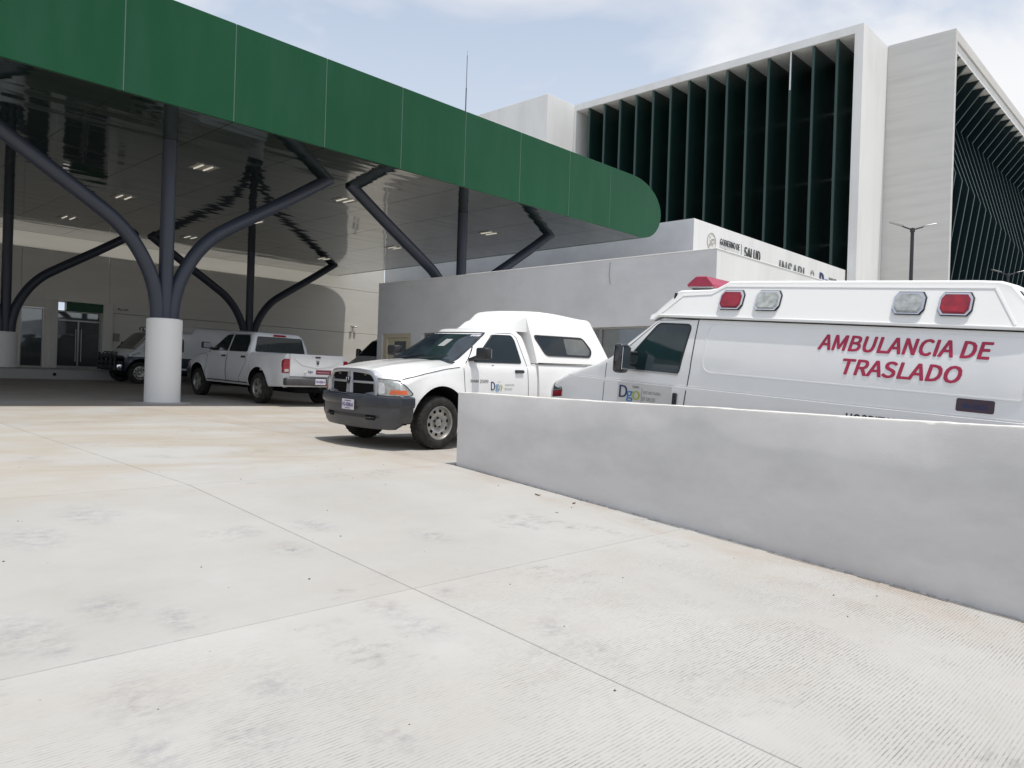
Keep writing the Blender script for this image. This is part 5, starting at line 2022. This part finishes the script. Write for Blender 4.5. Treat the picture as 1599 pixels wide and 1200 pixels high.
        pts += [(y0_ - 0.006, z0_ + (zt - z0_) * 0.5), (y0_ - 0.03, z0_ + (zt - z0_) * 0.85), (y0_ - 0.08, zt), (y0_ * 0.6, zt + 0.012), (0, zt + 0.02)]
        return [(x, y, z) for y, z in pts]
    xr_ = []
    x = -1.48
    while x > -L + 0.02:
        xr_.append(round(x, 3)); x -= 0.07
    xr_ += [-L + 0.02, -L + 0.06, -L + 0.33, -L + 0.37, -L + 0.42, -2.22, -2.27, -2.32, -2.39, -2.46, -1.76, -1.80, -1.82, -1.84, -1.52]
    xr_ = sorted(set(xr_), reverse=True)
    rf = loft(xr_, rcs).build('raised_roof', M['fibreglass'], root, smooth=20)
    rv = bvh_of(rf.data)
    both(lambda fr, T: line_patch('roof_lip', T([(-1.66, 2.085), (-L + 0.12, 2.085)]), 0.022, fr, rv, 0.016, M['fibreglass'], rf))
    both(lambda fr, T: line_patch('roof_seam', T([(-1.64, 2.066), (-L + 0.10, 2.066)]), 0.012, fr, bv, 0.004, M['joint_dark'], rf))
    # pressed edges on the roof side
    both(lambda fr, T: line_patch('roof_rib', T([(-L + 0.45, 2.47), (-2.44, 2.47), (-2.28, 2.375), (-1.90, 2.35), (-1.66, 2.135)]), 0.018, fr, rv, 0.008, M['fibreglass'], rf))
    both(lambda fr, T: line_patch('roof_rib', T([(-L + 0.45, 2.47), (-L + 0.24, 2.12)]), 0.018, fr, rv, 0.008, M['fibreglass'], rf))

    def beacon(cxx, cz_, w_, h_, lens, fr, T, tgt, par, bz=0.0):
        c_ = 0.235
        P = [(cxx - w_, cz_ - h_ * (1 - 2 * c_)), (cxx - w_ * (1 - c_), cz_ - h_), (cxx + w_ * (1 - c_), cz_ - h_), (cxx + w_, cz_ - h_ * (1 - 2 * c_)),
             (cxx + w_, cz_ + h_ * (1 - 2 * c_)), (cxx + w_ * (1 - c_), cz_ + h_), (cxx - w_ * (1 - c_), cz_ + h_), (cxx - w_, cz_ + h_ * (1 - 2 * c_))]
        P = T(P)
        cc = T([(cxx, cz_)])[0]
        outer = [(cc[0] + (p[0] - cc[0]) * 1.0, cc[1] + (p[1] - cc[1]) * 1.0) for p in P]
        bz_ = patch('beacon', outer, fr, tgt, 0.036 + bz, M['chrome'], par, step=1, skirt=0.05 + bz, smooth=20)
        inn = [(cc[0] + (p[0] - cc[0]) * 0.87, cc[1] + (p[1] - cc[1]) * 0.84) for p in P]
        patch('lens', inn, fr, tgt, 0.045 + bz, lens, bz_, step=1, skirt=0.02)
        inn2 = [(cc[0] + (p[0] - cc[0]) * 0.80, cc[1] + (p[1] - cc[1]) * 0.72) for p in P]
        patch('lens_dome', inn2, fr, tgt, 0.052 + bz, lens, bz_, step=1, skirt=0.010)
        k_ = [(cc[0] + (p[0] - cc[0]) * 1.05, cc[1] + (p[1] - cc[1]) * 1.07) for p in P]
        patch('gasket', k_, fr, tgt, 0.012, M['black_plastic'], bz_, step=1, skirt=0.02)
    def bs(fr, T):
        for cxx, lens in ((-2.56, M['red_lens']), (-3.00, M['clear_lens']), (-4.46, M['clear_lens']), (-4.87, M['red_lens'])):
            beacon(cxx, 2.305, 0.142, 0.110, lens, fr, T, rv, rf)
    both(bs)
    # rear facing beacons at the sloping back
    for yy, lens in ((0.60, M['red_lens']), (0.28, M['amber_lens']), (0.0, M['clear_lens']), (-0.28, M['amber_lens']), (-0.60, M['red_lens'])):
        beacon(yy, 2.33, 0.12, 0.11, lens, FB, lambda P: P, rv, rf, 0.05)
    for s in (1, -1):
        fr = FL if s > 0 else FR
        T = (lambda P: [(-p[0], p[1]) for p in P]) if s > 0 else (lambda P: P)
        P = roundpoly(T([(-L + 0.35, 2.28), (-L + 0.22, 2.20), (-L + 0.25, 2.44), (-L + 0.38, 2.46)]), 0.02)
    # light bar across the low front of the raised roof
    lbp = [(-1.88, 2.455), (-2.20, 2.455), (-2.22, 2.495), (-2.12, 2.60), (-1.96, 2.60), (-1.84, 2.495)]
    lb_ = MB().prism(lbp, 'y', -0.66, 0.66).build('light_bar', M['dark_red_lens'], rf, bevel=0.012)
    box('bar_base', (-2.18, -1.92, -0.64, 0.64, 2.41, 2.453), M['black_plastic'], lb_)
    box('bar_skirt', (-2.20, -1.88, -0.665, 0.665, 2.454, 2.475), M['alu'], lb_, 0.004)
    box('front_marker', (-1.77, -1.745, 0.30, 0.62, 2.25, 2.36), M['black_plastic'], rf, 0.01)
    MB().tube([(-1.775, 0.78, 2.27), (-1.79, 0.78, 2.38)], 0.02, 8).build('front_marker', M['black_plastic'], rf)
    # writing
    def w_(fr, T):
        sg = -1 if fr is FL else 1
        X = lambda x: sg * x
        k = 1
        text_patch('lettering', 'AMBULANCIA DE', 0.158, (X(-4.44), 1.797), fr, bv, 0.003, M['red_print'], root, 1.58, 0.024, shear=0.17)
        text_patch('lettering', 'TRASLADO', 0.158, (X(-4.47), 1.558), fr, bv, 0.003, M['red_print'], root, 1.08, 0.024, shear=0.17)
        text_patch('lettering', 'HOSPITAL GENERAL', 0.095, (X(-4.52), 1.072), fr, bv, 0.003, M['dark_print'], root, 0.98, 0.022)
        P = roundpoly(T([(-5.00, 1.305), (-5.31, 1.305), (-5.31, 1.425), (-5.00, 1.425)]), 0.02)
        pl = patch('number_sticker', P, fr, bv, 0.003, M['dark_sticker'], root)
        text_patch('lettering', '90-2301', 0.045, (X(-5.155), 1.335), fr, bv, 0.005, M['navy_print'], pl, 0.20, 0.02)
        P = roundpoly(T([(-1.20, 0.95), (-1.98, 0.95), (-1.98, 1.235), (-1.20, 1.235)]), 0.01)
        pl = patch('door_sticker', P, fr, bv, 0.002, M['sticker_white'], root)
        dg = -1.38
        text_patch('logo', 'D', 0.15, (X(dg) - 0.09, 1.045), fr, bv, 0.005, M['navy_print'], pl, 0.12, 0.008)
        text_patch('logo', 'g', 0.13, (X(dg) + 0.01, 1.00), fr, bv, 0.006, M['blue_print'], pl, 0.09, 0.01)
        text_patch('logo', 'o', 0.11, (X(dg) + 0.105, 1.03), fr, bv, 0.007, M['green_print'], pl, 0.11, 0.01)
        text_patch('lettering', 'TODOS', 0.026, (X(dg) + 0.09, 1.175), fr, bv, 0.005, M['grey_print'], pl, 0.10, 0.01)
        text_patch('lettering', 'SECRETARÍA', 0.046, (X(dg) + 0.33, 1.115), fr, bv, 0.005, M['grey_print'], pl, 0.25, 0.0)
        text_patch('lettering', 'DE SALUD', 0.046, (X(dg) + 0.29, 1.03), fr, bv, 0.005, M['grey_print'], pl, 0.19, 0.0)
        line_patch('divider', [(X(dg) + 0.185, 0.99), (X(dg) + 0.185, 1.18)], 0.003, fr, bv, 0.005, M['grey_print'], pl)
        # pressed panel outline
        pr = roundpoly(T([(-2.34, 2.02), (-2.34, 1.445), (-L + 0.10, 1.445), (-L + 0.10, 2.02)]), [0.12, 0.14, 0.05, 0.05], 6)
        line_patch('pressed_crease', pr, 0.012, fr, bv, 0.005, M['white_paint'], body, closed=True)
        line_patch('body_crease', T([(-0.35, 1.262), (-L + 0.08, 1.262)]), 0.010, fr, bv, 0.006, M['white_paint'], body)
        patch('side_moulding', roundpoly(T([(-5.42, 1.10), (-L + 0.06, 1.10), (-L + 0.06, 1.20), (-5.42, 1.20)]), 0.02), fr, bv, 0.012, M['black_plastic'], body)
        patch('rear_side_window', roundpoly(T([(-L + 0.06, 1.62), (-L + 0.10, 1.95), (-L + 0.03, 1.95), (-L + 0.015, 1.62)]), 0.01), fr, bv, 0.004, M['car_glass'], root) if False else None
    both(w_)
    patch('rear_window', roundpoly([(-0.70, 1.50), (0.70, 1.50), (0.66, 1.95), (-0.66, 1.95)], 0.05), FB, bv, 0.006, M['car_glass'], root)
    box('rear_bumper', (-L - 0.16, -L + 0.02, -0.95, 0.95, 0.50, 0.68), M['black_plastic'], root, 0.02)
    for s in (-1, 1):
        box('tail_light', (-L - 0.02, -L + 0.06, s * 0.80, s * 0.93, 0.95, 1.35), M['red_lens'], root, 0.01)
    return root, bv


M['van_glass'] = mat('van_door_glass', (0.014, 0.030, 0.036), 0.04, var=0.3, vscale=3, spec=0.6)
M['mirror_black'] = mat('glossy_black_plastic', (0.012, 0.013, 0.018), 0.16, var=0.1, coat=0.6)
M['dark_sticker'] = mat('dark_plum_sticker', (0.055, 0.028, 0.045), 0.4)
M['sticker_white'] = mat('white_sticker', (0.60, 0.60, 0.58), 0.5)
amb, _ = van('ambulance', 5.62, True, True)
tag(amb, 'white ambulance with raised roof and red lettering, parked behind the low wall', 'ambulance')
nose_v = 6.98
mt = ground_frame(9.0, nose_v, (0, 1), 0.0)
amb.matrix_world = mt

v2, _ = van('van', 5.4, False, False, 'short')
tag(v2, 'white van mostly hidden behind the low annex, only its mirror and front window showing', 'van')
v2.matrix_world = ground_frame(16.98, 24.1, (-1, 0), 0.0)

# police van
t3, bv3 = van('police_van', 5.3, False, False, 'patrol')
tag(t3, 'white and navy police van with roof light bar and black push bar behind the column', 'police van')
t3.matrix_world = ground_frame(10.08, 29.2, (-1, 0), 0)
lb = box('light_bar', (-1.45, -1.15, -0.62, 0.62, 1.93, 2.02), M['fibreglass'], t3, 0.02, 2)
for y in (-0.45, -0.15, 0.15, 0.45):
    box('lamp', (-1.145, -1.135, y - 0.07, y + 0.07, 1.94, 2.0), M['black_plastic'], lb)
for x in (-1.42, -1.23):
    box('lamp', (x, x + 0.05, 0.621, 0.632, 1.94, 2.0), M['black_plastic'], lb)
box('bar_cover', (-1.43, -1.17, -0.60, 0.60, 2.022, 2.05), M['black_plastic'], lb, 0.01)
box('bar_foot', (-1.35, -1.25, -0.5, 0.5, 1.86, 1.93), M['black_plastic'], lb)
pbm = MB()
for y in (-0.62, -0.22, 0.22, 0.62):
    pbm.tube([(0.02, y, 0.45), (0.18, y, 0.52), (0.20, y, 0.92), (0.14, y, 1.04)], 0.045, 8)
for z in (0.55, 0.73, 0.92):
    pbm.tube([(-0.10, -0.92, z), (0.18, -0.66, z), (0.19, 0, z), (0.18, 0.66, z), (-0.10, 0.92, z)], 0.05, 8)
pbm.build('push_bar', M['black_plastic'], t3, smooth=50)
box('push_plate', (0.10, 0.15, -0.84, 0.84, 0.44, 0.98), M['black_plastic'], t3, 0.02)
hdl = roundpoly([(0.18, 1.00), (0.62, 1.13), (0.66, 1.05), (0.20, 0.95)], 0.02)
patch('headlight', hdl, FL, bv3, 0.012, M['clear_lens'], t3)
text_patch('lettering', 'SO', 0.24, (3.05, 0.98), FL, bv3, 0.006, M['dark_print'], t3, 0.42, 0.0)
line_patch('pale_stripe', [(1.6, 0.56), (3.6, 0.56)], 0.06, FL, bv3, 0.006, M['plate'], t3)
